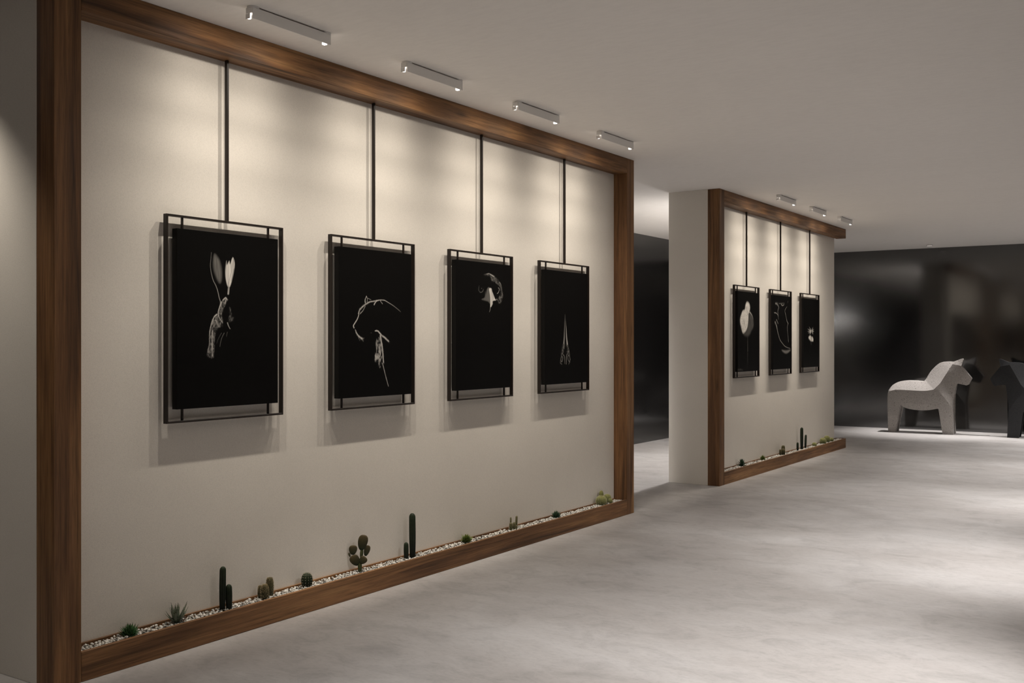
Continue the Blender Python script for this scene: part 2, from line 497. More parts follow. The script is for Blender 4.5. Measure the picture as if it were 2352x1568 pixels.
ART = {
 'hare': [
  ('s',[(0.318,0.883),(0.313,0.843),(0.308,0.807),(0.318,0.763),(0.336,0.724),(0.359,0.698),(0.378,0.667),(0.393,0.628),(0.406,0.601),(0.4,0.578)],[0.0026,0.0045],[0.1,0.5],0),
  ('f',[(0.348,0.876),(0.374,0.864),(0.4,0.838),(0.418,0.794),(0.419,0.74),(0.404,0.711),(0.381,0.721),(0.355,0.756),(0.336,0.799),(0.336,0.844)],0.0324,0.13,2),
  ('s',[(0.359,0.867),(0.378,0.801),(0.393,0.717)],[0.0039,0.0039],[-0.5,-0.5],0),
  ('f',[(0.465,0.844),(0.469,0.819),(0.492,0.845),(0.5,0.825),(0.527,0.867),(0.546,0.836),(0.542,0.795),(0.523,0.74),(0.5,0.694),(0.477,0.693),(0.457,0.737),(0.452,0.782),(0.457,0.818)],0.0104,0.6,2),
  ('s',[(0.531,0.854),(0.519,0.794),(0.5,0.748),(0.484,0.711)],[0.0045,0.0032],[-0.7,-0.5],0),
  ('s',[(0.515,0.73),(0.538,0.795)],[0.0143,0.013],[-0.35,-0.35],0),
  ('s',[(0.488,0.691),(0.482,0.652)],[0.0143,0.013],[0.35,0.5],0),
  ('f',[(0.4,0.592),(0.431,0.615),(0.454,0.631),(0.471,0.62),(0.459,0.593),(0.438,0.566),(0.419,0.534),(0.431,0.498),(0.423,0.485),(0.397,0.507),(0.38,0.529),(0.389,0.56)],0.013,0.36,1),
  ('f',[(0.492,0.58),(0.511,0.558),(0.521,0.522),(0.542,0.516),(0.519,0.497),(0.492,0.49),(0.484,0.508),(0.5,0.535)],0.013,0.26,1),
  ('s',[(0.474,0.484),(0.487,0.463),(0.5,0.449)],[0.0065,0.0032],[0.5,0.4],0),
  ('f',[(0.368,0.53),(0.389,0.511),(0.419,0.485),(0.431,0.462),(0.374,0.451),(0.363,0.422),(0.351,0.386),(0.348,0.341),(0.34,0.301),(0.318,0.28),(0.284,0.297),(0.279,0.324),(0.296,0.359),(0.299,0.404),(0.303,0.439),(0.321,0.484),(0.344,0.515)],0.0143,0.36,1),
  ('s',[(0.309,0.35),(0.299,0.293)],[0.0058,0.0058],[-0.8,-0.8],0),
  ('s',[(0.369,0.53),(0.345,0.515),(0.323,0.484),(0.305,0.439),(0.301,0.404),(0.298,0.359),(0.283,0.315)],[0.0104,0.0065],[0.55,0.35],0.6),
  ('s',[(0.419,0.605),(0.393,0.565),(0.383,0.533),(0.398,0.507),(0.423,0.486)],[0.0084,0.0084],[0.55,0.5],0.45),
  ('s',[(0.431,0.614),(0.454,0.628),(0.47,0.619)],[0.0104,0.0078],[0.6,0.5],0.5),
  ('s',[(0.329,0.435),(0.325,0.364),(0.327,0.293)],[0.0143,0.0143],[0.42,0.42],0.9),
  ('s',[(0.359,0.497),(0.381,0.471)],[0.0194,0.0156],[0.4,0.3],0.9),
  ('s',[(0.431,0.579),(0.441,0.534),(0.457,0.49)],[0.0169,0.0233],[-0.6,-0.8],0),
  ('s',[(0.457,0.611),(0.45,0.593)],[0.0091,0.0065],[0.5,0.4],0.6),
  ('s',[(0.381,0.52),(0.419,0.485)],[0.0052,0.0052],[-0.5,-0.5],0),
  ('s',[(0.442,0.424),(0.415,0.39),(0.4,0.346)],[0.0026,0.0019],[0.16,0.1],0),
  ('s',[(0.415,0.424),(0.381,0.386),(0.37,0.364)],[0.0019,0.0019],[0.1,0.04],0),
  ('s',[(0.473,0.429),(0.465,0.404)],[0.0019,0.0019],[0.1,0.05],0),
 ],
 'leopard': [
  ('s',[(0.347,0.635),(0.343,0.656),(0.361,0.683)],[0.012,0.0053],[0.42,0.5],0.4),
  ('s',[(0.361,0.683),(0.373,0.664),(0.368,0.643)],[0.0038,0.0045],[0.45,0.35],0.3),
  ('s',[(0.38,0.669),(0.423,0.659)],[0.0045,0.0038],[0.3,0.2],0.3),
  ('s',[(0.255,0.563),(0.273,0.589),(0.315,0.613),(0.361,0.631),(0.409,0.645),(0.466,0.651),(0.513,0.658),(0.572,0.662),(0.611,0.661)],[0.015,0.006],[0.42,0.5],0.8),
  ('s',[(0.611,0.661),(0.67,0.645),(0.739,0.625),(0.815,0.597),(0.84,0.586)],[0.006,0.0038],[0.5,0.15],0.3),
  ('s',[(0.466,0.628),(0.489,0.648),(0.523,0.658)],[0.012,0.006],[0.5,0.4],0.3),
  ('s',[(0.552,0.654),(0.581,0.636)],[0.0045,0.006],[0.4,0.3],0.3),
  ('s',[(0.273,0.561),(0.315,0.585),(0.343,0.614)],[0.0075,0.006],[0.35,0.3],0.6),
  ('s',[(0.259,0.556),(0.241,0.528),(0.209,0.5),(0.188,0.481),(0.195,0.467)],[0.009,0.0105],[0.5,0.6],0.2),
  ('s',[(0.212,0.453),(0.236,0.425),(0.273,0.405),(0.301,0.394)],[0.0105,0.018],[0.5,0.55],0.8),
  ('s',[(0.223,0.435),(0.255,0.402),(0.269,0.383)],[0.0045,0.003],[0.3,0.2],0.8),
  ('s',[(0.48,0.448),(0.513,0.448),(0.542,0.434),(0.572,0.417),(0.611,0.403),(0.665,0.378)],[0.012,0.018],[0.55,0.45],0.6),
  ('s',[(0.552,0.417),(0.562,0.384),(0.576,0.341),(0.586,0.293),(0.596,0.232)],[0.0165,0.015],[0.6,0.5],0.6),
  ('s',[(0.581,0.225),(0.606,0.177),(0.635,0.119),(0.665,0.065)],[0.009,0.0068],[0.42,0.45],0.4),
  ('f',[(0.523,0.417),(0.562,0.384),(0.572,0.317),(0.581,0.245),(0.542,0.192),(0.485,0.236),(0.461,0.27),(0.494,0.327),(0.489,0.365)],0.0225,0.4,3),
  ('s',[(0.423,0.435),(0.425,0.434)],[0.0053,0.0053],[0.22,0.22],0),
 ],
 'eagle': [
  ('f',[(0.486,0.904),(0.535,0.913),(0.584,0.916),(0.64,0.913),(0.709,0.896),(0.766,0.872),(0.805,0.846),(0.824,0.817),(0.847,0.78),(0.853,0.748),(0.837,0.715),(0.811,0.69),(0.766,0.683),(0.766,0.729),(0.798,0.759),(0.802,0.8),(0.779,0.826),(0.722,0.84),(0.671,0.857),(0.621,0.861),(0.621,0.879),(0.584,0.899),(0.535,0.9)],0.0138,0.2,1),
  ('s',[(0.535,0.91),(0.584,0.915),(0.64,0.904),(0.671,0.897)],[0.0074,0.012],[0.2,0.5],0.9),
  ('s',[(0.786,0.853),(0.808,0.838),(0.824,0.812)],[0.0064,0.0046],[0.4,0.2],0.6),
  ('s',[(0.76,0.809),(0.778,0.799),(0.766,0.775),(0.74,0.761)],[0.0064,0.0055],[0.35,0.45],0.2),
  ('s',[(0.404,0.813),(0.395,0.782),(0.425,0.762),(0.467,0.77),(0.478,0.784)],[0.0083,0.0083],[0.05,0.13],0.5),
  ('s',[(0.448,0.794),(0.45,0.793)],[0.0064,0.0064],[0.18,0.18],0),
  ('f',[(0.547,0.792),(0.584,0.809),(0.596,0.793),(0.603,0.741),(0.609,0.674),(0.572,0.692),(0.535,0.696),(0.443,0.707),(0.504,0.725),(0.516,0.775),(0.528,0.752)],0.0184,0.1,2),
  ('f',[(0.584,0.796),(0.615,0.802),(0.634,0.797),(0.646,0.774),(0.665,0.756),(0.697,0.719),(0.717,0.706),(0.671,0.702),(0.653,0.694),(0.654,0.678),(0.64,0.662),(0.625,0.651),(0.61,0.656),(0.607,0.714),(0.598,0.754)],0.0092,0.58,2),
  ('s',[(0.61,0.666),(0.607,0.634),(0.593,0.612)],[0.0064,0.0041],[0.4,0.25],0),
  ('s',[(0.709,0.709),(0.735,0.715),(0.76,0.702)],[0.0083,0.0064],[0.3,0.2],0.9),
 ],
 'antelope': [
  ('s',[(0.45,0.618),(0.444,0.559),(0.442,0.507),(0.437,0.455),(0.434,0.403),(0.427,0.361)],[0.0032,0.0221],[0.04,0.4],0.1),
  ('s',[(0.456,0.618),(0.468,0.542),(0.48,0.49),(0.486,0.438),(0.494,0.393),(0.505,0.354)],[0.0032,0.0247],[0.04,0.55],0.1),
  ('s',[(0.456,0.594),(0.462,0.49),(0.463,0.386)],[0.0026,0.013],[-0.6,-0.9],0),
  ('f',[(0.404,0.361),(0.445,0.358),(0.445,0.32),(0.418,0.296),(0.414,0.275),(0.395,0.258),(0.364,0.247),(0.346,0.179),(0.339,0.193),(0.359,0.254),(0.368,0.282),(0.386,0.323)],0.0143,0.3,1),
  ('f',[(0.486,0.358),(0.523,0.354),(0.541,0.316),(0.56,0.281),(0.569,0.249),(0.537,0.253),(0.505,0.271),(0.5,0.295),(0.495,0.316)],0.0143,0.32,1),
  ('s',[(0.377,0.247),(0.402,0.23),(0.391,0.202),(0.368,0.196),(0.355,0.22),(0.377,0.247)],[0.0078,0.0078],[0.26,0.26],0.6),
  ('s',[(0.532,0.253),(0.56,0.242),(0.576,0.214),(0.555,0.193),(0.526,0.211),(0.518,0.239),(0.532,0.253)],[0.0078,0.0078],[0.25,0.25],0.6),
  ('s',[(0.414,0.257),(0.438,0.24),(0.448,0.177)],[0.0091,0.0058],[0.3,0.25],0.3),
  ('s',[(0.5,0.264),(0.486,0.233),(0.482,0.173)],[0.0091,0.0065],[0.34,0.4],0.3),
  ('s',[(0.346,0.186),(0.377,0.173)],[0.0104,0.0065],[0.2,0.16],0.6),
  ('s',[(0.569,0.193),(0.541,0.173)],[0.0091,0.0065],[0.2,0.16],0.6),
 ],
 'flamingo': [
  ('f',[(0.544,0.757),(0.649,0.724),(0.715,0.668),(0.747,0.612),(0.728,0.555),(0.636,0.512),(0.557,0.462),(0.453,0.437),(0.298,0.449),(0.273,0.475),(0.401,0.517),(0.484,0.581),(0.518,0.666)],0.0692,0.07,2),
  ('f',[(0.44,0.878),(0.531,0.856),(0.57,0.807),(0.544,0.757),(0.505,0.722),(0.492,0.637),(0.466,0.574),(0.401,0.517),(0.273,0.475),(0.209,0.495),(0.146,0.564),(0.109,0.612),(0.121,0.674),(0.222,0.758),(0.324,0.778),(0.362,0.845)],0.0534,0.62,1.5),
  ('s',[(0.544,0.75),(0.662,0.71),(0.715,0.661)],[0.022,0.0126],[0.42,0.2],0.2),
  ('s',[(0.406,0.811),(0.432,0.762),(0.468,0.714)],[0.022,0.0157],[-0.6,-0.7],0),
  ('s',[(0.273,0.635),(0.311,0.593)],[0.0346,0.0283],[-0.35,-0.3],0),
  ('s',[(0.458,0.427),(0.46,0.252)],[0.011,0.0126],[0.08,0.2],0),
  ('s',[(0.46,0.231),(0.447,0.042)],[0.011,0.0094],[0.1,0.03],0),
  ('s',[(-0.023,0.036),(-0.023,0.019)],[0.0063,0.0063],[0.09,0.09],0),
  ('s',[(-0.023,0.027),(0.016,0.026)],[0.0063,0.0063],[0.09,0.09],0),
  ('s',[(0.021,0.036),(0.021,0.018)],[0.0063,0.0063],[0.09,0.09],0),
  ('s',[(0.051,0.029),(0.066,0.018),(0.081,0.028),(0.051,0.029)],[0.0063,0.0063],[0.1,0.1],0),
  ('s',[(0.101,0.036),(0.101,0.017)],[0.0063,0.0063],[0.09,0.09],0),
  ('s',[(0.126,0.036),(0.126,0.017)],[0.0063,0.0063],[0.1,0.1],0),
  ('s',[(0.126,0.035),(0.161,0.03),(0.126,0.025)],[0.0063,0.0063],[0.1,0.1],0),
  ('s',[(0.177,0.025),(0.192,0.015),(0.212,0.026)],[0.0063,0.0063],[0.09,0.09],0),
  ('s',[(0.222,0.032),(0.232,0.016)],[0.0063,0.0063],[0.08,0.08],0),
 ],
 'horse': [
  ('s',[(0.13,0.887),(0.215,0.884)],[0.0364,0.0291],[0.216,0.18],0.8),
  ('s',[(0.229,0.876),(0.292,0.842),(0.252,0.791),(0.272,0.727)],[0.0243,0.0194],[0.2016,0.144],0.5),
  ('s',[(0.06,0.763),(0.173,0.757),(0.257,0.727),(0.286,0.677)],[0.017,0.0121],[0.252,0.144],0.2),
  ('s',[(0.173,0.669),(0.263,0.62)],[0.0291,0.0194],[0.144,0.144],0.4),
  ('s',[(0.102,0.636),(0.173,0.59),(0.215,0.541)],[0.0412,0.0267],[0.18,0.252],0.4),
  ('s',[(0.187,0.583),(0.243,0.505),(0.357,0.405),(0.487,0.355),(0.633,0.311),(0.81,0.289),(0.93,0.281)],[0.0194,0.0109],[0.2736,0.18],0.1),
  ('f',[(0.458,0.261),(0.691,0.253),(0.936,0.266),(0.906,0.237),(0.736,0.21),(0.574,0.221)],0.0505,0.2,1.5),
  ('s',[(0.801,0.937),(0.786,0.907)],[0.0085,0.0061],[0.18,0.072],0),
  ('s',[(0.751,0.859),(0.633,0.802),(0.691,0.734),(0.736,0.669),(0.816,0.626)],[0.0097,0.0146],[0.144,0.288],0.1),
  ('s',[(0.816,0.626),(0.774,0.581),(0.786,0.508),(0.816,0.421),(0.84,0.369)],[0.0109,0.0109],[0.288,0.252],0.1),
  ('s',[(0.429,0.886),(0.501,0.866),(0.58,0.883)],[0.0158,0.0121],[0.288,0.288],0.3),
  ('s',[(0.314,0.891),(0.603,0.903)],[0.0218,0.017],[0.072,0.072],0.5),
 ],
 'cat': [
  ('s',[(0.464,0.533),(0.347,0.595)],[0.0329,0.0087],[0.55,0.12],0.5),
  ('s',[(0.452,0.529),(0.254,0.562)],[0.0329,0.0087],[0.55,0.12],0.5),
  ('s',[(0.452,0.521),(0.247,0.524)],[0.0329,0.0087],[0.55,0.12],0.5),
  ('s',[(0.452,0.517),(0.294,0.498)],[0.0329,0.0087],[0.55,0.12],0.5),
  ('s',[(0.452,0.513),(0.369,0.471)],[0.0329,0.0087],[0.55,0.12],0.5),
  ('s',[(0.517,0.538),(0.588,0.585)],[0.0329,0.0087],[0.55,0.12],0.5),
  ('s',[(0.528,0.532),(0.653,0.559)],[0.0329,0.0087],[0.55,0.12],0.5),
  ('s',[(0.528,0.525),(0.665,0.526)],[0.0329,0.0087],[0.55,0.12],0.5),
  ('s',[(0.531,0.519),(0.606,0.482)],[0.0329,0.0087],[0.55,0.12],0.5),
  ('f',[(0.417,0.468),(0.464,0.447),(0.478,0.38),(0.408,0.392),(0.324,0.417),(0.312,0.443)],0.0387,0.66,0),
  ('f',[(0.487,0.448),(0.567,0.446),(0.62,0.411),(0.606,0.376),(0.487,0.38)],0.0387,0.7,0),
  ('s',[(0.469,0.378),(0.461,0.325)],[0.029,0.0193],[0.12,0.02],0.5),
 ],
}

# ------------------------------------------------------------------ the room
XF, XP, XB = -4.220, -4.356, -4.815      # timber front, plaster front, back of the partitions
YB = 19.09                               # black back wall
XL = -7.03                               # black side wall
XR, YR = 5.2, -4.5                       # unseen right and rear walls

def struct(name, mb, mat):
    return tag(mb.build(name, mat), kind='structure')

struct('floor', MB().box(XL-0.2, XR+0.2, YR-0.2, YB+0.2, -0.12, 0.0), M['floor'])
struct('ceiling', MB().box(XL-0.2, XR+0.2, YR-0.2, YB+0.2, H, H+0.12), M['ceiling'])
struct('wall_back', MB().box(XL-0.2, XR+0.2, YB, YB+0.2, 0, H), M['black_wall'])
struct('wall_side', MB().box(XL-0.2, XL, YR, YB, 0, H), M['black_wall'])
struct('wall_right', MB().box(XR, XR+0.2, YR, YB, 0, H), M['black_wall'])
struct('wall_rear', MB().box(XL, XR, YR-0.2, YR, 0, H), M['black_wall'])
struct('wall_left', MB().box(XB, XP, 2.673, 8.250, 0, H, 0.002), M['plaster'])
struct('wall_center', MB().box(XB, XP, 10.395, 15.102, 0, H, 0.002), M['plaster'])

# ------------------------------------------------------------------ timber frames and planters
def timber_frame(label, y0, y1, right_post):
    t = thing('timber_frame', label, 'frame', (0, 0, 0), 'timber frames around the two picture walls')
    g = 0.0006
    s = 0.135
    MB().box(XP+g, XF, y0, y0+s, g, H-g, 0.0016).build('post', M['woodZ'], t)
    ye = y1
    if right_post:
        MB().box(XP+g, XF, y1-s, y1, g, H-g, 0.0016).build('post', M['woodZ'], t)
        ye = y1-s
    MB().box(XP+g, XF, y0+s+g, ye-g, 3.066, H-g, 0.0016).build('beam', M['woodY'], t)
    return t

timber_frame('brown timber frame with two posts around the near wall of four pictures', 2.673, 8.367, True)
timber_frame('brown timber frame with one post and a jutting beam on the far wall', 10.395, 15.219, False)

def planter(label, y0, y1, end_board):
    t = thing('planter_box', label, 'planter', (0, 0, 0), 'low timber planters under the pictures')
    g = 0.0012
    zt = 0.137
    y0 += g; y1 -= g
    MB().box(-4.241, XF, y0, y1, g, zt, 0.0012).build('front_board', M['woodY'], t)
    MB().box(XP+g, XP+0.013, y0, min(y1, 15.2), g, zt+0.002, 0.001).build('back_board', M['woodY'], t)
    ye = y1
    if end_board:
        MB().box(XP+0.014, -4.2415, y1-0.018, y1, g, zt, 0.001).build('end_board', M['woodX'], t)
        ye = y1-0.019
    MB().box(XP+0.0135, -4.2415, y0, ye, 0.02, 0.100).build('soil', M['soil'], t)
    return t

PL1 = (2.808, 8.232)
PL2 = (10.530, 15.219)
planter('long low brown planter box of cacti between the posts of the near frame', *PL1, False)
planter('shorter brown planter box of cacti under the far three pictures', *PL2, True)

# ------------------------------------------------------------------ pebbles
def pebble_bm(bm, loc, r, rnd, sub=1):
    res = bmesh.ops.create_icosphere(bm, subdivisions=sub, radius=1.0)
    sx, sy, sz = r*rnd.uniform(0.75, 1.35), r*rnd.uniform(0.7, 1.05), r*rnd.uniform(0.45, 0.8)
    rot = Euler((rnd.uniform(-.5, .5), rnd.uniform(-.5, .5), rnd.uniform(0, 6.28))).to_matrix()
    sd = Vector((rnd.uniform(0, 50), rnd.uniform(0, 50), rnd.uniform(0, 50)))
    for v in res['verts']:
        k = 1 + 0.22*mnoise.noise(v.co*1.3+sd)
        v.co = rot @ Vector((v.co.x*sx*k, v.co.y*sy*k, v.co.z*sz*k)) + Vector(loc)

def pebble_spots(y0, y1, step, rnd):
    out = []
    n = int((y1-y0)/step)
    for layer, (zl, rr) in enumerate(((0.114, 0.0095), (0.1275, 0.0095))):
        for i in range(n):
            for j in range(7):
                if layer == 1 and rnd.random() < 0.16:
                    continue
                x = -4.337 + (j+0.5)*0.0126 + rnd.uniform(-.006, .006)
                y = y0 + (i+0.5)*step + rnd.uniform(-.007, .007)
                out.append((min(max(x, -4.3315), -4.2525), min(max(y, y0+.012), y1-.012), zl+rnd.uniform(-.004, .005), rr*rnd.uniform(0.65, 1.1), layer))
    return out

def gravel_bed(label, y0, y1, singles):
    rnd = random.Random(11 + singles)
    t = thing('gravel_bed', label, 'gravel', (-4.293, y0, 0.098), 'pebble fillings of the planters')
    sp = pebble_spots(y0+0.004, y1-0.004, 0.0156, rnd)
    sp.sort(key=lambda s: s[1] - (0.6 if s[4] == 1 else 0))
    near = [s for s in sp if s[4] == 1][:singles]
    ns = set(near)
    kinds = []
    for k in range(14):
        bm = bmesh.new()
        pebble_bm(bm, (0, 0, 0), 1.0, rnd)
        me = bpy.data.meshes.new('pebble')
        bm.to_mesh(me); bm.free()
        me.polygons.foreach_set('use_smooth', [True]*len(me.polygons))
        me.materials.append(M['pebble'])
        kinds.append(me)
    base = Vector(t.location)
    for s in near:
        o = bpy.data.objects.new('pebble', rnd.choice(kinds))
        COL.objects.link(o)
        o.parent = t
        o.location = Vector(s[:3]) - base
        o.scale = (s[3],)*3
        o.rotation_euler = (0, 0, rnd.uniform(0, 6.28))
    # the rest: one mesh
    tv, tf = [], []
    for me in kinds:
        v = np.empty(len(me.vertices)*3); me.vertices.foreach_get('co', v)
        tv.append(v.reshape(-1, 3)); tf.append(np.array([list(p.vertices) for p in me.polygons]))
    V, F, off = [], [], 0
    for s in sp:
        if s in ns:
            continue
        k = rnd.randrange(len(kinds))
        a = rnd.uniform(0, 6.28)
        R = np.array([[math.cos(a), -math.sin(a), 0], [math.sin(a), math.cos(a), 0], [0, 0, 1]])
        V.append(tv[k] @ R.T * s[3] + np.array(s[:3]) - np.array(base))
        F.append(tf[k] + off)
        off += len(tv[k])
    V = np.concatenate(V); F = np.concatenate(F)
    me = bpy.data.meshes.new('gravel')
    me.from_pydata(V.tolist(), [], F.tolist())
    o = link('gravel', me, M['pebble'], t, smooth=True)
    tag(o, kind='stuff')
    return t

gravel_bed('white and grey pebbles filling the long planter under the near pictures', PL1[0]+0.002, PL1[1]-0.002, 300)
gravel_bed('white and grey pebbles filling the shorter planter on the far wall', PL2[0]+0.002, PL2[1]-0.022, 0)

# ------------------------------------------------------------------ ceiling spotlights
def ceiling_spot(label, yc):
    t = thing('ceiling_spotlight', label, 'lamp', (-3.85, yc, H), 'white ceiling spotlights above the pictures')
    L = 0.272
    # local coordinates: x towards the room, z down from the ceiling
    for s in (-1, 1):
        MB().cyl((0.0, 0.008+s*(L-0.020)), 0.030, -0.008, -0.0006, 28).build('mounting_disc', M['lamp_white'], t, True, angle=0.6)
    MB().box(-0.022, 0.020, -L, L, -0.036, -0.0085, 0.0015).build('housing', M['lamp_white'], t)
    MB().box(0.0205, 0.0245, -L+0.004, L+0.006, -0.064, -0.0085, 0.0008).build('shield', M['lamp_white'], t)
    MB().box(-0.0225, 0.008, -L, -L+0.002, -0.062, -0.0365, 0.0004).build('end_cap', M['lamp_white'], t)
    MB().box(-0.016, -0.002, -L+0.0025, -L+0.0185, -0.060, -0.0365, 0.0008).build('lens', M['lens'], t)
    MB().box(-0.006, 0.014, L-0.030, L-0.012, -0.0655, -0.0365, 0.0008).build('lens', M['lens'], t)
    for s in (-1, 1):
        wash_light('spot_beam', (-3.85-0.026, yc+s*(L-0.016), H-0.060), WASH_W, WARM, -s, t)
    return t

PC1 = [3.742 + 1.1863*i for i in range(4)]
PC2 = [11.465 + 1.187*i for i in range(3)]
for lab, y in zip(('nearest white ceiling spotlight, above the hare picture', 'white ceiling spotlight above the leopard picture',
                   'white ceiling spotlight above the eagle picture', 'white ceiling spotlight above the long-horned antelope picture'), PC1):
    ceiling_spot(lab, y)
for lab, y in zip(('white ceiling spotlight above the flamingo picture', 'white ceiling spotlight above the horse picture',
                   'farthest white ceiling spotlight, above the whiskered cat picture'), PC2):
    ceiling_spot(lab, y)

# lamps outside the picture: recessed downlights over the aisle, linear lights added to brighten the corridor
def downlight(label, x, y, watt, target, size, blend, col=NEUT, radius=0.05, group=None):
    t = thing('recessed_downlight', label, 'lamp', (x, y, H), group)
    MB().ring((0, 0), 0.046, 0.054, -0.0105, -0.0005, 32).build('trim_ring', M['trim_dark'], t, True, angle=0.6)
    MB().cyl((0, 0), 0.045, -0.0015, -0.0005, 24).build('lens', M['lens_soft'], t)
    light_spot('downlight_beam', (x, y, H-0.014), target, watt, col, size, blend, radius, t)
    return t

for y in (1.5, 4.6, 7.7, 10.8, 13.9, 17.0):
    downlight('small round recessed downlight in the ceiling over the open aisle', -0.3, y, AISLE_W, (-1.72, y+0.1, 0), 69, 1.0, group='recessed downlights in a row over the aisle')
downlight('recessed downlight above the pale stone horse', -3.72, 18.50, HORSE_W, (-3.8, 18.45, 0.5), 60, 1.0, NEUT, 0.02)
downlight('recessed downlight above the black horse', -1.9, 18.50, HORSE_W*0.6, (-1.9, 18.42, 0.5), 60, 1.0, NEUT, 0.02)
downlight('recessed downlight washing the near end of the picture wall', -5.15, 2.15, END_W, (-5.0, 2.67, 1.2), 80, 0.8, WARM, 0.02)

def back_light(label, y0, y1):  # added fixture, out of view, brightens ceiling and floor behind the partitions
    yc = (y0+y1)/2
    t = thing('added_corridor_light', label, 'lamp', (XB, yc, 2.30), 'added lights behind the partitions')
    L = (y1-y0)/2
    MB().box(-0.020, -0.0006, -L, L, -0.05, 0.05, 0.002).build('back_plate', M['lamp_white'], t)
    MB().box(-0.075, -0.0206, -L, L, -0.022, 0.022, 0.002).build('profile', M['lamp_white'], t)
    MB().box(-0.070, -0.026, -L+0.01, L-0.01, 0.0224, 0.026).build('diffuser', M['lens_soft'], t)
    MB().box(-0.070, -0.026, -L+0.01, L-0.01, -0.026, -0.0224).build('diffuser', M['lens_soft'], t)
    light_area('up_light', (XB-0.05, yc, 2.332), (XB-0.35, yc, 3.3), BACK_UP_W, NEUT, 2*L-0.05, 0.04, t)
    light_area('down_light', (XB-0.05, yc, 2.268), (XB-0.40, yc, 1.3), BACK_DN_W, NEUT, 2*L-0.05, 0.04, t)
    return t

back_light('added unseen light on the back of the near partition', 4.4, 8.0)
back_light('added unseen light on the back of the far partition', 10.9, 14.7)

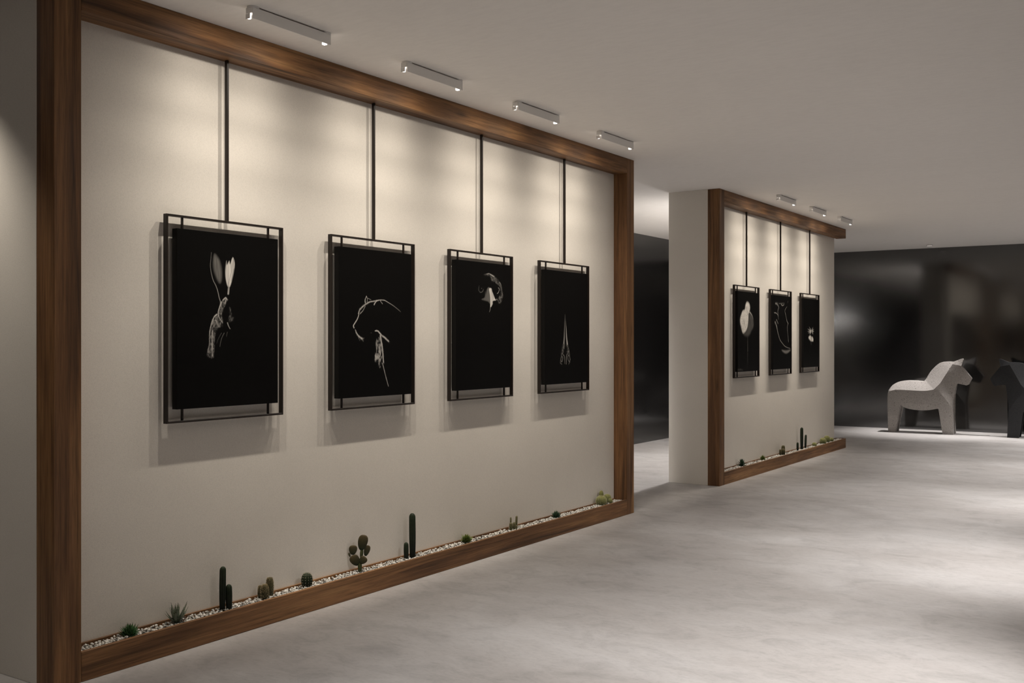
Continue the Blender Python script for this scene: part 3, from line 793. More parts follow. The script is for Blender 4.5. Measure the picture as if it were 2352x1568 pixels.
# ------------------------------------------------------------------ pictures
def art_field(items, nx, ny, seed):
    asp = 0.922/0.69
    u = np.linspace(0, 1, nx)[None, :].repeat(ny, 0)
    v = (np.linspace(0, 1, ny)*asp)[:, None].repeat(nx, 1)
    rng = np.random.default_rng(seed)
    def vnoise(fx, fy):
        gx, gy = int(fx)+3, int(fy*asp)+3
        g = rng.random((gy, gx))
        x = u*fx; y = v*fy
        xi = np.clip(x.astype(int), 0, gx-2); yi = np.clip(y.astype(int), 0, gy-2)
        a = x-xi; b = y-yi
        a = a*a*(3-2*a); b = b*b*(3-2*b)
        return (g[yi, xi]*(1-a)+g[yi, xi+1]*a)*(1-b) + (g[yi+1, xi]*(1-a)+g[yi+1, xi+1]*a)*b
    n_f = 0.5*vnoise(150, 110) + 0.5*vnoise(70, 50)
    n_s = 0.6*vnoise(170, 12) + 0.4*vnoise(80, 7)
    n_c = 0.7*vnoise(60, 34) + 0.3*vnoise(120, 80)
    A = np.zeros_like(u)
    px = 1.0/(nx-1)
    def hair(x0, y0, x1, y1, wd, I):
        """one short soft stroke, drawn in its own small window"""
        wd = max(wd, 0.8*px)
        i0 = max(int((min(x0, x1)-2*wd)/px), 0); i1 = min(int((max(x0, x1)+2*wd)/px)+2, nx)
        sy = asp/(ny-1)
        j0 = max(int((min(y0, y1)-2*wd)/sy), 0); j1 = min(int((max(y0, y1)+2*wd)/sy)+2, ny)
        if i1 <= i0 or j1 <= j0: return
        U, W = u[j0:j1, i0:i1], v[j0:j1, i0:i1]
        dx, dy = x1-x0, y1-y0
        t = np.clip(((U-x0)*dx+(W-y0)*dy)/(dx*dx+dy*dy+1e-12), 0, 1)
        d = np.hypot(U-x0-t*dx, W-y0-t*dy)
        k = np.exp(-2.2*(d/wd)**2)*(1-0.75*t)
        A[j0:j1, i0:i1] = np.maximum(A[j0:j1, i0:i1], I*k)
    def seg(pts):
        """distance to the polyline and position along it"""
        D = np.full_like(u, 9.0); T = np.zeros_like(u)
        P = [(p[0], p[1]*asp) for p in pts]
        ln = [math.dist(P[i], P[i+1]) for i in range(len(P)-1)]
        tot = sum(ln) or 1e-6
        acc = 0
        for i in range(len(P)-1):
            ax, ay = P[i]; bx, by = P[i+1]
            dx, dy = bx-ax, by-ay
            L2 = dx*dx+dy*dy or 1e-12
            t = np.clip(((u-ax)*dx+(v-ay)*dy)/L2, 0, 1)
            d = np.hypot(u-ax-t*dx, v-ay-t*dy)
            m = d < D
            D = np.where(m, d, D); T = np.where(m, (acc+t*ln[i])/tot, T)
            acc += ln[i]
        return D, T
    def smooth_path(pts):
        """rounds a polyline (Catmull-Rom)"""
        if len(pts) < 3 or pts[0] == pts[-1]: return pts
        P = [pts[0]] + list(pts) + [pts[-1]]
        out = []
        for i in range(1, len(P)-2):
            p0, p1, p2, p3 = P[i-1:i+3]
            for q in range(4):
                t = q/4
                out.append(tuple(0.5*((2*p1[k]) + (-p0[k]+p2[k])*t + (2*p0[k]-5*p1[k]+4*p2[k]-p3[k])*t*t + (-p0[k]+3*p1[k]-3*p2[k]+p3[k])*t**3) for k in (0, 1)))
        return out + [pts[-1]]
    def closed_path(pts):
        n = len(pts)
        out = []
        for i in range(n):
            p0, p1, p2, p3 = pts[i-1], pts[i], pts[(i+1) % n], pts[(i+2) % n]
            for q in range(3):
                t = q/3
                out.append(tuple(0.5*((2*p1[k]) + (-p0[k]+p2[k])*t + (2*p0[k]-5*p1[k]+4*p2[k]-p3[k])*t*t + (-p0[k]+3*p1[k]-3*p2[k]+p3[k])*t**3) for k in (0, 1)))
        return out
    def inside(pts):
        P = [(p[0], p[1]*asp) for p in pts]
        c = np.zeros(u.shape, bool)
        j = len(P)-1
        for i in range(len(P)):
            xi, yi = P[i]; xj, yj = P[j]
            if yi != yj:
                c ^= ((yi > v) != (yj > v)) & (u < (xj-xi)*(v-yi)/(yj-yi)+xi)
            j = i
        return c
    for it in items:
        if it[0] == 's':
            _, pts, (w0, w1), (i0, i1), fz = it
            pts = smooth_path(pts)
            D, T = seg(pts)
            wd = np.maximum((w0+(w1-w0)*T)*0.60, 0.9*px)
            I = i0+(i1-i0)*T
            if i0 < 0:
                A *= 1+I*np.exp(-1.4*(D/wd)**2)
                continue
            if fz:
                wd = wd*(1+fz*0.9*(n_f-0.5))*(1-0.25*fz)
                I = I*(1-0.45*fz*(1-np.clip(n_f*1.6, 0, 1)))
            A = np.maximum(A, I*np.exp(-1.4*(D/wd)**3))
            if fz >= 0.3:                                   # hairs standing off the rim
                P = [(p[0], p[1]*asp) for p in pts]
                L = sum(math.dist(P[i], P[i+1]) for i in range(len(P)-1))
                for q in range(int(40+L*fz*900)):
                    f = rng.random()*(len(P)-1)
                    i = min(int(f), len(P)-2); f -= i
                    x, y = P[i][0]*(1-f)+P[i+1][0]*f, P[i][1]*(1-f)+P[i+1][1]*f
                    tt = (i+f)/(len(P)-1)
                    ww = w0+(w1-w0)*tt
                    an = math.atan2(P[i+1][1]-P[i][1], P[i+1][0]-P[i][0]) + rng.choice((-1, 1))*rng.uniform(0.05, 0.6)
                    ln = ww*rng.uniform(0.8, 1.8)*(0.5+fz*0.8)
                    hair(x, y, x+ln*math.cos(an), y+ln*math.sin(an), 0.9*px, (i0+(i1-i0)*tt)*rng.uniform(0.25, 0.8))
        else:
            _, pts, soft, I, tex = it
            if len(pts) >= 6:
                pts = closed_path(pts)
            D, T = seg(pts + [pts[0]])
            ins = inside(pts)
            k = np.where(ins, np.clip(0.40+D/soft, 0, 1), np.clip(0.40-D/soft, 0, 1))
            k = k*k*(3-2*k)
            if tex == 1:
                base = k*np.clip((n_f-0.36)*1.5, 0.03, 0.7)
            elif tex == 1.5:
                base = k*np.clip(0.50+n_f*0.9, 0, 1.05)
            elif tex == 2:
                base = k*np.clip(0.35+n_s*1.25, 0, 1.1)
            elif tex == 3:
                base = k*np.clip((n_c-0.46)*3.6, 0, 1)
            else:
                base = k
            A = np.maximum(A, I*base)
            if tex in (1, 1.5, 3):                          # short fur
                ys, xs = np.nonzero(k > 0.35)
                if len(xs):
                    for q in range(min(int(len(xs)*0.10)+60, 1500)):
                        i = rng.integers(len(xs))
                        x, y = xs[i]*px, ys[i]*asp/(ny-1)
                        an = -PI/2 + rng.normal(0, 0.45) - 0.25
                        ln = rng.uniform(0.008, 0.020)
                        hair(x, y, x+ln*math.cos(an), y+ln*math.sin(an), 0.8*px, I*rng.uniform(0.15, 1.05)*base[ys[i], xs[i]]**0.5)
    return A

def make_print(key, nx, seed):
    ny = int(nx*1.336)
    A = art_field(ART[key], nx, ny, seed)
    W2, Z2 = 0.345, 0.461
    ys = np.linspace(-W2, W2, nx); zs = np.linspace(-Z2, Z2, ny)
    V = np.zeros((ny, nx, 3))
    V[..., 1] = ys[None, :]; V[..., 2] = zs[:, None]
    idx = np.arange(nx*ny).reshape(ny, nx)
    F = np.stack([idx[:-1, :-1], idx[:-1, 1:], idx[1:, 1:], idx[1:, :-1]], -1).reshape(-1, 4)
    me = bpy.data.meshes.new('print')
    me.vertices.add(nx*ny)
    me.vertices.foreach_set('co', V.reshape(-1).astype(np.float32))
    me.loops.add(F.size)
    me.loops.foreach_set('vertex_index', F.reshape(-1).astype(np.int32))
    me.polygons.add(len(F))
    me.polygons.foreach_set('loop_start', np.arange(0, F.size, 4, dtype=np.int32))
    me.update(calc_edges=True)
    col = me.color_attributes.new('print', 'FLOAT_COLOR', 'POINT')
    rgb = np.ones((ny*nx, 4))
    a = A.reshape(-1)
    rgb[:, 0] = 0.0032 + a*0.98; rgb[:, 1] = 0.0029 + a*0.925; rgb[:, 2] = 0.0026 + a*0.84
    col.data.foreach_set('color', rgb.reshape(-1))
    return me

ZC = 1.670
XFR, XBK = -4.309, -4.336       # picture frame front and back
def picture(label, key, yc, nx, seed):
    t = thing('framed_picture', label, 'picture', (XBK, yc, ZC), 'black framed animal photographs hung on rods')
    d = XFR-XBK
    hw, hh, b = 0.3985, 0.5315, 0.0105
    m = MB()
    m.box(0, d, -hw, -hw+b, -hh, hh, 0.0008)
    m.box(0, d, hw-b, hw, -hh, hh, 0.0008)
    m.box(0, d, -hw+b, hw-b, hh-b, hh, 0.0008)
    m.box(0, d, -hw+b, hw-b, -hh, -hh+b, 0.0008)
    m.build('outer_frame', M['steel'], t)
    MB().box(0.004, 0.023, -0.0065, 0.0065, hh-0.0005, 3.0655-ZC, 0.0008).build('hanging_rod', M['steel'], t)
    for sy in (-0.292, 0.296):
        MB().box(0.006, 0.018, sy-0.0045, sy+0.0045, 0.4612, hh-b, 0.0006).build('spacer', M['steel'], t)
        MB().box(0.006, 0.018, sy-0.0045, sy+0.0045, -hh+b, -0.4612, 0.0006).build('spacer', M['steel'], t)
    c = MB().box(0.001, 0.0385, -0.345, 0.345, -0.461, 0.461, 0.0006).build('canvas', M['canvas'], t)
    p = link('print', make_print(key, nx, seed), M['print'], c)
    p.location = (0.0390, 0, 0)
    tag(p, PRINT_LABEL[key])
    return t

PRINT_LABEL = dict(
    hare='photograph of a hare lit from one side on black', leopard='photograph of a leopard drawn by rim light on black',
    eagle='photograph of an eagle face half in shadow', antelope='photograph of an antelope face with long straight horns',
    flamingo='photograph of a standing flamingo with head tucked in', horse='photograph of a dark horse head drawn by rim light',
    cat='photograph of the white muzzle and whiskers of a big cat')
for (key, lab, nx), y, sd in zip((
        ('hare', 'black framed photograph of a hare with tall ears, nearest of all', 330),
        ('leopard', 'black framed photograph of a leopard in rim light, beside the hare', 320),
        ('eagle', 'black framed photograph of an eagle head near the top right', 260),
        ('antelope', 'black framed photograph of a long-horned antelope face', 240)), PC1, range(4)):
    picture(lab, key, y, nx, sd)
for (key, lab, nx), y, sd in zip((
        ('flamingo', 'black framed photograph of a white flamingo on the far wall', 170),
        ('horse', 'black framed photograph of a dark horse head, middle of the far three', 170),
        ('cat', 'black framed photograph of a big cat muzzle, farthest on the far wall', 150)), PC2, range(4, 7)):
    picture(lab, key, y, nx, sd)

# ------------------------------------------------------------------ plants
ZG = 0.122     # where plants meet the pebbles
XG = -4.292

def lathe(prof, n, ribs=0, depth=0.0, wob=None, rib_pow=1.0):
    """prof: (r, z) from bottom to top"""
    m = MB()
    P, F = [], []
    k = len(prof)
    for (r, z) in prof:
        cx, cy = wob(z) if wob else (0, 0)
        for i in range(n):
            a = 2*PI*i/n
            rr = r*(1 - depth*(0.5-0.5*math.cos(ribs*a))**rib_pow) if ribs else r
            P.append((cx+rr*math.cos(a), cy+rr*math.sin(a), z))
    for j in range(k-1):
        for i in range(n):
            F.append((j*n+i, j*n+(i+1) % n, (j+1)*n+(i+1) % n, (j+1)*n+i))
    P.append((wob(prof[-1][1]) if wob else (0, 0)) + (prof[-1][1],))
    for i in range(n):
        F.append(((k-1)*n+i, (k-1)*n+(i+1) % n, len(P)-1))
    P.append((wob(prof[0][1]) if wob else (0, 0)) + (prof[0][1],))
    for i in range(n):
        F.append((i, len(P)-1, (i+1) % n))
    m.poly(P, F)
    return m

def dome_profile(r, h, base=0.86, dome=1.3, n=10, bulge=0.06):
    dh = r*dome
    pr = [(r*base, 0.0)]
    for i in range(1, n):
        z = (h-dh)*i/n
        pr.append((r*(base+(1-base)*math.sin(min(1, i/n*1.25)*PI/2)) * (1+bulge*math.sin(i/n*PI)), z))
    for i in range(0, 9):
        a = PI/2*i/9
        pr.append((r*math.cos(a), h-dh+dh*math.sin(a)))
    return pr

def ell_profile(r, h, n=14, cut=0.12, p=1.0):
    pr = []
    for i in range(n):
        t = cut+(1-cut)*i/n
        a = -PI/2+PI*t
        pr.append((max(r*math.cos(a)**p, 0.0005), h*(0.5+0.5*math.sin(a)) - h*(0.5+0.5*math.sin(-PI/2+PI*cut))))
    return pr

def spikes(spots, size, wid):
    """thin three-sided spines: spots are (point, normal)"""
    m = MB()
    P, F = [], []
    for p, nrm, L in spots:
        nrm = Vector(nrm).normalized()
        a = nrm.orthogonal().normalized()
        b = nrm.cross(a)
        i = len(P)
        for k in range(3):
            an = 2*PI*k/3
            P.append(tuple(Vector(p)+(a*math.cos(an)+b*math.sin(an))*wid))
        P.append(tuple(Vector(p)+nrm*size*L))
        F += [(i, i+1, i+3), (i+1, i+2, i+3), (i+2, i, i+3)]
    m.poly(P, F)
    return m

def column_cactus(label, stems, group):
    y0 = stems[0][1]
    t = thing('column_cactus', label, 'cactus', (stems[0][0], y0, ZG), group)
    for k, (x, y, r, h, lean, ribs) in enumerate(stems):
        wob = lambda z, l=lean, hh=h: (l[0]*(z/hh)**1.4, l[1]*(z/hh)**1.4)
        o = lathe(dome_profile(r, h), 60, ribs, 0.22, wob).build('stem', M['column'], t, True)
        o.location = (x-stems[0][0], y-y0, 0)
    return t

column_cactus('pair of dark column cacti, tall one left of a short one', [(XG-0.005, 3.690, 0.0170, 0.236, (0.0, 0.004), 11), (XG+0.010, 3.7225, 0.0172, 0.138, (0.0, -0.002), 11)], 'column cacti')
column_cactus('tallest dark column cactus with a short stem on its left', [(XG+0.004, 5.276, 0.0210, 0.300, (0.0, -0.003), 10), (XG, 5.215, 0.0155, 0.117, (0, 0.0), 10)], 'column cacti')
column_cactus('three dark column cactus stems in the far planter', [(XG-0.004, 13.416, 0.0205, 0.298, (0, 0), 10), (XG+0.006, 13.214, 0.0150, 0.118, (0, 0), 10), (XG+0.0, 13.556, 0.0150, 0.190, (0, 0.022), 10)], 'column cacti')

def fuzzy_cactus(label, stems, group, dens=700, mat='fuzzy'):
    rnd = random.Random(int(stems[0][1]*100))
    x0, y0 = stems[0][:2]
    t = thing('fuzzy_cactus', label, 'cactus', (x0, y0, ZG), group)
    for (x, y, r, h, p) in stems:
        pr = ell_profile(r, h, 16, 0.14, p)
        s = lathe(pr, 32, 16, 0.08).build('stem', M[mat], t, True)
        s.location = (x-x0, y-y0, 0)
        spots = []
        for i in range(dens):
            j = min(int(rnd.random()**0.8*(len(pr)-1)), len(pr)-2)
            f = rnd.random()
            rr = pr[j][0]*(1-f)+pr[j+1][0]*f
            z = pr[j][1]*(1-f)+pr[j+1][1]*f
            a = rnd.uniform(0, 2*PI)
            dz = (pr[j][0]-pr[j+1][0])/max(pr[j+1][1]-pr[j][1], 1e-4)
            nv = Vector((math.cos(a)+rnd.uniform(-.5, .5), math.sin(a)+rnd.uniform(-.5, .5), min(max(dz, -1), 3)+rnd.uniform(-.2, .6)))
            spots.append(((rr*math.cos(a), rr*math.sin(a), z), nv, rnd.uniform(0.7, 1.3)))
        tag(spikes(spots, r*0.20, 0.0008).build('spines', M['fuzz'], s), kind='stuff')
    return t

fuzzy_cactus('cluster of three olive fuzzy cacti in the near planter, left of the dark globe cactus', [(XG+0.014, 3.971, 0.0225, 0.092, 0.62), (XG-0.010, 4.031, 0.0215, 0.118, 0.45), (XG-0.026, 3.974, 0.0135, 0.080, 0.5)], 'fuzzy cacti')
fuzzy_cactus('cluster of olive fuzzy cacti in the far planter', [(XG+0.012, 12.631, 0.0240, 0.090, 0.6), (XG-0.012, 12.700, 0.0240, 0.125, 0.45), (XG-0.008, 12.578, 0.0150, 0.085, 0.5)], 'fuzzy cacti', 220)

def stalk_cactus(label, y0):
    rnd = random.Random(5)
    t = thing('stalk_cactus', label, 'cactus', (XG, y0, ZG))
    for (dx, dy, r, h, ly) in ((0.0, -0.030, 0.0125, 0.064, -0.004), (0.004, 0.006, 0.011, 0.062, 0.0), (0.0, 0.038, 0.0085, 0.104, 0.008), (-0.006, -0.028, 0.006, 0.102, 0.002), (0.010, 0.022, 0.0085, 0.036, 0.006)):
        wob = lambda z, l=ly, hh=h: (0, l*(z/hh))
        pr = dome_profile(r, h)
        s = lathe(pr, 24, 8, 0.16, wob).build('stem', M['reed'], t, True)
        s.location = (dx, dy, 0)
        spots = []
        for i in range(90):
            z = rnd.uniform(0.1, 0.97)*h
            a = rnd.randrange(8)*2*PI/8
            spots.append(((r*math.cos(a), r*math.sin(a)+ly*z/h, z), (math.cos(a), math.sin(a), rnd.uniform(-.2, .6)), rnd.uniform(.6, 1.2)))
        tag(spikes(spots, 0.0045, 0.0006).build('spines', M['fuzz'], s), kind='stuff')
    return t
stalk_cactus('small cactus of thin olive stalks between two green rosettes', 6.489)

def globe_cactus(label, y0, r=0.034, h=0.088):
    t = thing('globe_cactus', label, 'cactus', (XG, y0, ZG))
    pr = ell_profile(r, h, 16, 0.1, 0.8)
    b = lathe(pr, 72, 12, 0.25).build('body', M['globe'], t, True)
    dots, sp = MB(), []
    for k in range(12):
        for j in range(2, 15, 2):
            a = 2*PI*k/12
            rr, z = pr[j]
            for q in range(1):
                c = Vector((rr*math.cos(a), rr*math.sin(a), z))
                res = bmesh.ops.create_icosphere(dots.bm, subdivisions=1, radius=0.0021, matrix=Matrix.Translation(c))
            for q in range(3):
                sp.append((c, (math.cos(a)+random.uniform(-.6, .6), math.sin(a)+random.uniform(-.6, .6), random.uniform(0, .9)), random.uniform(.7, 1.2)))
    tag(dots.build('wool_dots', M['areole'], b, True), kind='stuff')
    tag(spikes(sp, 0.010, 0.0005).build('spines', M['fuzz'], b), kind='stuff')
    return t
globe_cactus('small dark globe cactus with rows of white dots on its ribs', 4.310)

def barrel(parent, x, y, r, h, mat, ribs, dens=1):
    rnd = random.Random(int((y+9)*1000))
    pr = ell_profile(r, h, 18, 0.12, 0.72)
    b = lathe(pr, ribs*6, ribs, 0.13).build('barrel', mat, parent, True)
    b.location = (x, y, 0)
    sp = []
    for k in range(ribs):
        a = 2*PI*k/ribs
        for j in range(1, len(pr)-1):
            for q in range(3*dens):
                f = rnd.random()
                rr = pr[j][0]*(1-f)+pr[j+1][0]*f; z = pr[j][1]*(1-f)+pr[j+1][1]*f
                sp.append(((rr*math.cos(a), rr*math.sin(a), z), (math.cos(a)*.7+rnd.uniform(-.6, .6), math.sin(a)*.7+rnd.uniform(-.6, .6), rnd.uniform(-.7, 1.0) + (1.5 if j > 13 else 0)), rnd.uniform(.7, 1.2)))
    tag(spikes(sp, r*0.16, r*0.014).build('spines', M['gold'], b), kind='stuff')
    return b

t = thing('golden_barrel_cactus', 'cluster of ribbed golden barrel cacti beside the right post of the near frame', 'cactus', (XG, 7.878, ZG), 'golden barrel cacti')
barrel(t, 0.002, 0.0, 0.048, 0.088, M['barrel'], 20)
barrel(t, -0.032, 0.062, 0.022, 0.128, M['barrel'], 14)
barrel(t, -0.014, 0.140, 0.036, 0.086, M['barrel'], 16)
barrel(t, 0.022, 0.128, 0.021, 0.052, M['barrel'], 14)
t = thing('golden_barrel_cactus', 'cluster of golden barrel cacti at the far end of the far planter', 'cactus', (XG, 14.35, ZG), 'golden barrel cacti')
barrel(t, 0.004, -0.025, 0.045, 0.090, M['barrel'], 18)
barrel(t, -0.004, 0.190, 0.044, 0.104, M['barrel'], 18)
barrel(t, 0.002, 0.385, 0.030, 0.062, M['barrel'], 14)
t = thing('golden_barrel_cactus', 'single small golden barrel cactus in the far planter', 'cactus', (XG, 13.93, ZG), 'golden barrel cacti')
barrel(t, 0.006, 0.0, 0.031, 0.058, M['barrel'], 14)

def leaf_mesh(name, width, thick, curl, tipness=1.0, n=8, hollow=0.0):
    """unit-length leaf along +z, bending towards +x"""
    m = MB()
    P, F = [], []
    for i in range(n+1):
        s = i/n
        wd = width*(math.sin(PI*min(1, (s*0.72+0.22)))**0.9)*(1-s**2.6*tipness) if s < 1 else 0.004
        th = thick*(1-s)**0.7*(0.6+0.4*math.sin(PI*min(1, s+0.25)))
        cx = curl*s*s
        P += [(cx+th*0.35, -wd, s), (cx-th*(0.5), 0, s), (cx+th*0.35, wd, s), (cx+th*0.5-hollow*th, 0, s)]
    for i in range(n):
        for k in range(4):
            F.append((i*4+k, i*4+(k+1) % 4, (i+1)*4+(k+1) % 4, (i+1)*4+k))
    F += [(0, 1, 2, 3), (n*4, n*4+3, n*4+2, n*4+1)]
    m.poly(P, F)
    bmesh.ops.recalc_face_normals(m.bm, faces=m.bm.faces[:])
    me = bpy.data.meshes.new(name)
    m.bm.to_mesh(me); m.bm.free()
    me.polygons.foreach_set('use_smooth', [True]*len(me.polygons))
    return me

def rosette(name, label, x, y, rings, mat, width, thick, curl, group, seed, tip=1.0):
    """rings: (count, tilt from vertical in degrees, length, z)"""
    rnd = random.Random(seed)
    t = thing(name, label, 'succulent', (x, y, ZG), group)
    me = leaf_mesh('leaf', width, thick, curl, tip)
    me.materials.append(mat)
    g = 0
    for cnt, tilt, L, z in rings:
        for k in range(cnt):
            a = 2*PI*(k/cnt) + g + rnd.uniform(-.18, .18)
            o = bpy.data.objects.new('leaf', me)
            COL.objects.link(o)
            o.parent = t
            l = L*rnd.uniform(0.86, 1.12)
            o.scale = (l, l, l)
            o.rotation_euler = Euler((0, math.radians(tilt+rnd.uniform(-7, 7)), a), 'XYZ')
            o.location = (0.004*math.cos(a), 0.004*math.sin(a), z)
        g += 0.9
    return t

RG = 'green rosette succulents'
rosette('rosette_succulent', 'dark green rosette succulent closest to the left post', XG, 3.115,
        [(11, 72, 0.052, 0.002), (11, 57, 0.056, 0.005), (10, 42, 0.057, 0.008), (8, 26, 0.056, 0.010), (5, 11, 0.055, 0.012)], M['leaf_green'], 0.19, 0.20, -0.10, RG, 1)
rosette('zebra_succulent', 'spiky zebra succulent with thin white-banded leaves', XG, 3.391,
        [(8, 42, 0.092, 0.002), (8, 28, 0.104, 0.004), (7, 15, 0.090, 0.008), (4, 6, 0.075, 0.012)], M['zebra'], 0.105, 0.12, -0.05, None, 12)
rosette('rosette_succulent', 'yellowish green rosette succulent beside the tallest column cactus', XG, 5.885,
        [(10, 76, 0.050, 0.010), (10, 64, 0.052, 0.016), (9, 51, 0.050, 0.021), (8, 37, 0.045, 0.026), (6, 22, 0.038, 0.030), (4, 8, 0.034, 0.032)], M['leaf_lime'], 0.24, 0.20, -0.12, RG, 3)
rosette('rosette_succulent', 'dark green rosette succulent left of the golden barrel cactus', XG, 7.118,
        [(10, 70, 0.052, 0.003), (10, 55, 0.054, 0.006), (9, 40, 0.054, 0.009), (7, 24, 0.053, 0.011), (4, 9, 0.05, 0.013)], M['leaf_dark'], 0.19, 0.18, -0.10, RG, 4)
rosette('rosette_succulent', 'tall dense blue-green rosette succulent by the far post', XG, 11.238,
        [(11, 78, 0.058, 0.006), (11, 66, 0.058, 0.016), (10, 54, 0.052, 0.028), (9, 40, 0.046, 0.040), (7, 24, 0.040, 0.050), (4, 8, 0.034, 0.058)], M['leaf_dark'], 0.19, 0.16, -0.12, RG, 5)
rosette('rosette_succulent', 'small bright green rosette succulent in the far planter', XG, 11.925,
        [(10, 72, 0.046, 0.008), (10, 58, 0.048, 0.014), (9, 42, 0.048, 0.020), (7, 26, 0.045, 0.026), (4, 10, 0.042, 0.030)], M['leaf_lime'], 0.22, 0.18, -0.12, RG, 6)

def prickly_pear(label, y0):
    """pads are flattened egg shapes; offsets along the wall (y) and up (z)"""
    t = thing('prickly_pear', label, 'cactus', (XG, y0, ZG))
    rnd = random.Random(3)
    FACE = -0.838                     # the pads face the aisle at an angle
    def pad(lat, zc, w, h, tilt, dep=0.0, turn=0.0, mat='pad', thick=0.30):
        m = MB()
        P, F = [], []
        nu, nv = 20, 12
        for j in range(1, nv):
            a = -PI/2+PI*j/nv
            for i in range(nu):
                b = 2*PI*i/nu
                zz = 0.5+0.5*math.sin(a)
                wd = 0.5*math.cos(a)**0.8*(0.72+0.42*zz)
                P.append((w*thick*wd*math.cos(b), w*wd*math.sin(b), h*zz))
        for j in range(nv-2):
            for i in range(nu):
                F.append((j*nu+i, j*nu+(i+1) % nu, (j+1)*nu+(i+1) % nu, (j+1)*nu+i))
        P += [(0, 0, 0), (0, 0, h)]
        for i in range(nu):
            F.append((i, len(P)-2, (i+1) % nu)); F.append(((nv-2)*nu+i, (nv-2)*nu+(i+1) % nu, len(P)-1))
        m.poly(P, F)
        o = m.build('pad', M[mat], t, True)
        ca, sa = math.cos(FACE), math.sin(FACE)
        lat2 = lat - 0.5*h*math.sin(tilt)
        o.location = (-sa*lat2 + ca*dep, ca*lat2 + sa*dep, zc - 0.5*h*math.cos(tilt))
        o.rotation_euler = Euler((-tilt, 0, FACE+turn), 'XYZ')
        d = MB()
        for r in range(2, 10):
            zz = r/10.5
            a = math.asin(2*zz-1)
            wd = 0.5*math.cos(a)**0.8*(0.72+0.42*zz)
            for k in range(-3, 4):
                yy = (k+(0.5 if r % 2 else 0))/3.6
                if abs(yy) > 0.95: continue
                xx = w*thick*wd*math.sqrt(1-yy*yy)
                for sg in (1, -1):
                    bmesh.ops.create_icosphere(d.bm, subdivisions=1, radius=0.0011, matrix=Matrix.Translation((sg*xx, w*wd*yy, h*zz)))
        tag(d.build('glochids', M['dot'], o), kind='stuff')
        return o
    pad(0.000, 0.030, 0.027, 0.086, 0.0, mat='pad_stem', thick=0.8)           # trunk
    pad(-0.029, 0.079, 0.062, 0.072, -0.55, 0.004)                            # low left pad
    pad(0.018, 0.080, 0.052, 0.052, 0.75, 0.010)                              # low right pad
    pad(0.010, 0.115, 0.022, 0.070, 0.10, -0.004, mat='pad_stem', thick=0.7)  # neck
    pad(0.017, 0.187, 0.064, 0.098, 0.20, 0.0)                                # top pad
    pad(-0.042, 0.143, 0.055, 0.060, 0.05, 0.0, 0.2)                          # upper left pad
    pad(0.043, 0.134, 0.042, 0.068, 0.28, -0.010, 0.3)                        # right back pad
    pad(-0.064, 0.114, 0.014, 0.028, -0.35, 0.0, 0.2)                         # small bud
    return t
prickly_pear('prickly pear cactus with flat oval pads', 4.766)

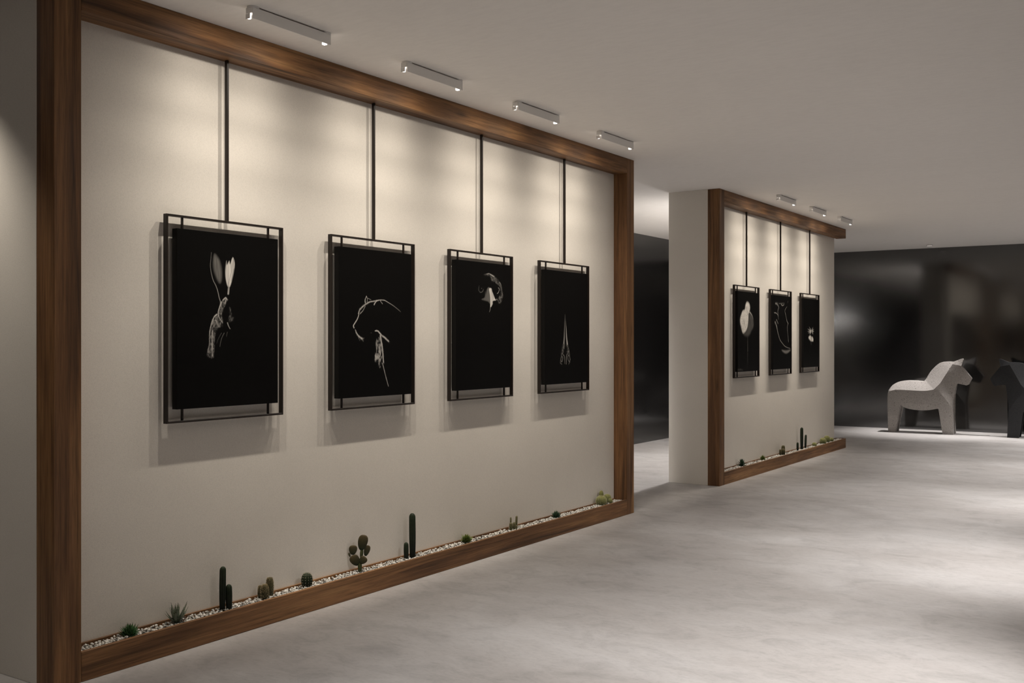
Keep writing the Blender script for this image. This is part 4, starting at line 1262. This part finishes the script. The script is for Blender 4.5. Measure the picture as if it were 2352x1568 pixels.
# ------------------------------------------------------------------ horse statues
def horse_mesh(name):
    g = 0.048
    # outline (x, z, half thickness), anticlockwise from the front of the throat down the front leg
    T = (.536, .843, .066)
    front = [T, (.512, .706, .090), (.488, .548, .120), (.484, .411, .145), (.502, .0, .150), (.334, .0, .150), (.290, .298, .156), (.270, .424, .162)]
    belly = [(.24, .424, .156), (.20, .413, .148), (.15, .402, .138), (.09, .393, .130), (.02, .388, .126), (-.06, .389, .127), (-.13, .395, .131), (-.20, .406, .138), (-.27, .426, .150)]
    rear = [(-.334, .467, .162), (-.350, .40, .158), (-.386, .217, .152), (-.422, .0, .150), (-.542, .0, .150), (-.551, .46, .152)]
    back = [(-.551, .58, .152), (-.546, .66, .150), (-.536, .712, .140), (-.521, .743, .122), (-.500, .778, .108), (-.474, .809, .098), (-.433, .838, .088), (-.391, .86, .082), (-.345, .875, .078), (-.298, .883, .076), (-.226, .89, .075),
            (-.103, .887, .075), (-.03, .882, .073), (.024, .879, .070), (.046, .904, .062), (.069, .939, .055), (.094, .99, .050), (.12, 1.036, .046), (.148, 1.075, .043), (.18, 1.111, .041), (.21, 1.143, .040),
            (.24, 1.17, .039), (.27, 1.191, .039), (.30, 1.206, .039), (.33, 1.213, .039), (.359, 1.217, .039), (.428, 1.22, .040), (.492, 1.218, .044),
            (.606, 1.268, .030), (.630, 1.274, .028), (.643, 1.259, .030), (.614, 1.149, .056), (.764, .955, .046), (.771, .940, .046), (.724, .842, .044), (.690, .824, .046), (.565, .852, .060)]
    out = front + belly + rear + back
    n = len(out)
    creases = [[(-.546, .66, .150), (-.50, .708, .164), (-.42, .730, .172), (-.33, .732, .174), (-.18, .727, .177), (-.02, .721, .178), (.07, .724, .178), (.13, .733, .177), (.20, .748, .174), (.25, .762, .170)],
               [(.25, .762, .170), (.30, .86, .146), (.36, .970, .116), (.42, 1.078, .088), (.477, 1.178, .062)],
               [(.25, .762, .170), (.29, .71, .169), (.329, .659, .167), (.37, .61, .164), (.41, .555, .160), (.45, .485, .153), (.484, .411, .145)]]
    free = [(-.28, .53, .172), (-.12, .50, .170), (.02, .49, .168), (.16, .50, .170), (.27, .52, .172), (-.45, .5, .165), (.36, .42, .164), (.40, .20, .157), (-.46, .22, .158),
            (.57, 1.06, .064), (.62, .95, .062)]
    pts = [Vector((p[0], p[1])) for p in out]
    th = {i: p[2] for i, p in enumerate(out)}
    edges = [(i, (i+1) % n) for i in range(n)]
    def addp(p):
        for i, q in enumerate(pts):
            if (q-Vector((p[0], p[1]))).length < 1e-5:
                return i
        pts.append(Vector((p[0], p[1]))); th[len(pts)-1] = p[2]
        return len(pts)-1
    for c in creases:
        ids = [addp(p) for p in c]
        edges += list(zip(ids[:-1], ids[1:]))
    for p in free:
        addp(p)
    vo, eo, fo, ov, oe, of = delaunay_2d_cdt(pts, edges, [list(range(n))], 1, 1e-5)
    tt = []
    for i, src in enumerate(ov):
        tt.append(th[src[0]] if src else 0.1)
    m = MB()
    bm = m.bm
    near = [bm.verts.new((v.x, -t, v.y)) for v, t in zip(vo, tt)]
    far = [bm.verts.new((v.x, t, v.y)) for v, t in zip(vo, tt)]
    o2v = {}
    for i, src in enumerate(ov):
        for s in src: o2v[s] = i
    for f in fo:
        bm.faces.new([near[i] for i in f]); bm.faces.new([far[i] for i in reversed(f)])
    nf, nb, nr = len(front), len(belly), len(rear)
    leg_edges = set(range(0, nf-1)) | set(range(nf+nb, nf+nb+nr-1))
    inner = {}
    def inn(i):
        if i not in inner:
            p = out[i]
            inner[i] = (bm.verts.new((p[0], -g, p[1])), bm.verts.new((p[0], g, p[1])))
        return inner[i]
    for i in range(n):
        j = (i+1) % n
        a, b = near[o2v[i]], near[o2v[j]]
        c, d = far[o2v[i]], far[o2v[j]]
        if i in leg_edges:
            bm.faces.new([a, b, inn(j)[0], inn(i)[0]]); bm.faces.new([d, c, inn(i)[1], inn(j)[1]])
        else:
            bm.faces.new([a, b, d, c] if True else [])
    # small closing faces where split legs meet the joined body
    def cap(i):
        bm.faces.new([near[o2v[i]], inn(i)[0], inn(i)[1], far[o2v[i]]])
    for i in (0, nf-1, nf+nb, nf+nb+nr-1):
        try: cap(i)
        except ValueError: pass
    # inner leg walls and the chest groove
    groove = [(.435, .400), (.432, .548), (.462, .706), (.505, .815)]
    gv = [(bm.verts.new((x, -g, z)), bm.verts.new((x, g, z))) for x, z in groove]
    for s in (0, 1):
        L = [inn(i)[s] for i in range(nf)] + [q[s] for q in gv]
        f = bm.faces.new(L if s else L[::-1])
        L = [inn(i)[s] for i in range(nf+nb, nf+nb+nr)]
        bm.faces.new(L if s else L[::-1])
    chain = [inn(nf-1)] + gv + [inn(0)]
    for a, b in zip(chain[:-1], chain[1:]):
        bm.faces.new([a[0], b[0], b[1], a[1]])
    a, b = inn(nf+nb), inn(nf+nb+nr-1)
    bm.faces.new([a[0], b[0], b[1], a[1]])
    bmesh.ops.triangulate(bm, faces=[f for f in bm.faces if len(f.verts) > 4])
    bmesh.ops.recalc_face_normals(bm, faces=bm.faces[:])
    me = bpy.data.meshes.new(name)
    bm.to_mesh(me); bm.free()
    me.polygons.foreach_set('use_smooth', [True]*len(me.polygons))
    me.set_sharp_from_angle(angle=math.radians(13))
    return me

def horse(name, label, x, y, rz, mat):
    me = horse_mesh(name)
    o = link(name, me, mat)
    o.location = (x, y, 0.0)
    o.rotation_euler = (0, 0, rz)
    b = o.modifiers.new('softened_edges', 'BEVEL')
    b.width = 0.013; b.segments = 3; b.limit_method = 'ANGLE'; b.angle_limit = math.radians(15)
    tag(o, label, 'statue', 'stone horse statues')
    return o

horse('horse_statue', 'pale pitted stone horse statue facing right before the black wall', -3.818, 18.46, math.radians(2), M['stone'])
horse('horse_statue', 'matt black horse statue facing left, cut off by the right edge', -1.985, 18.42, math.radians(180), M['black_stone'])
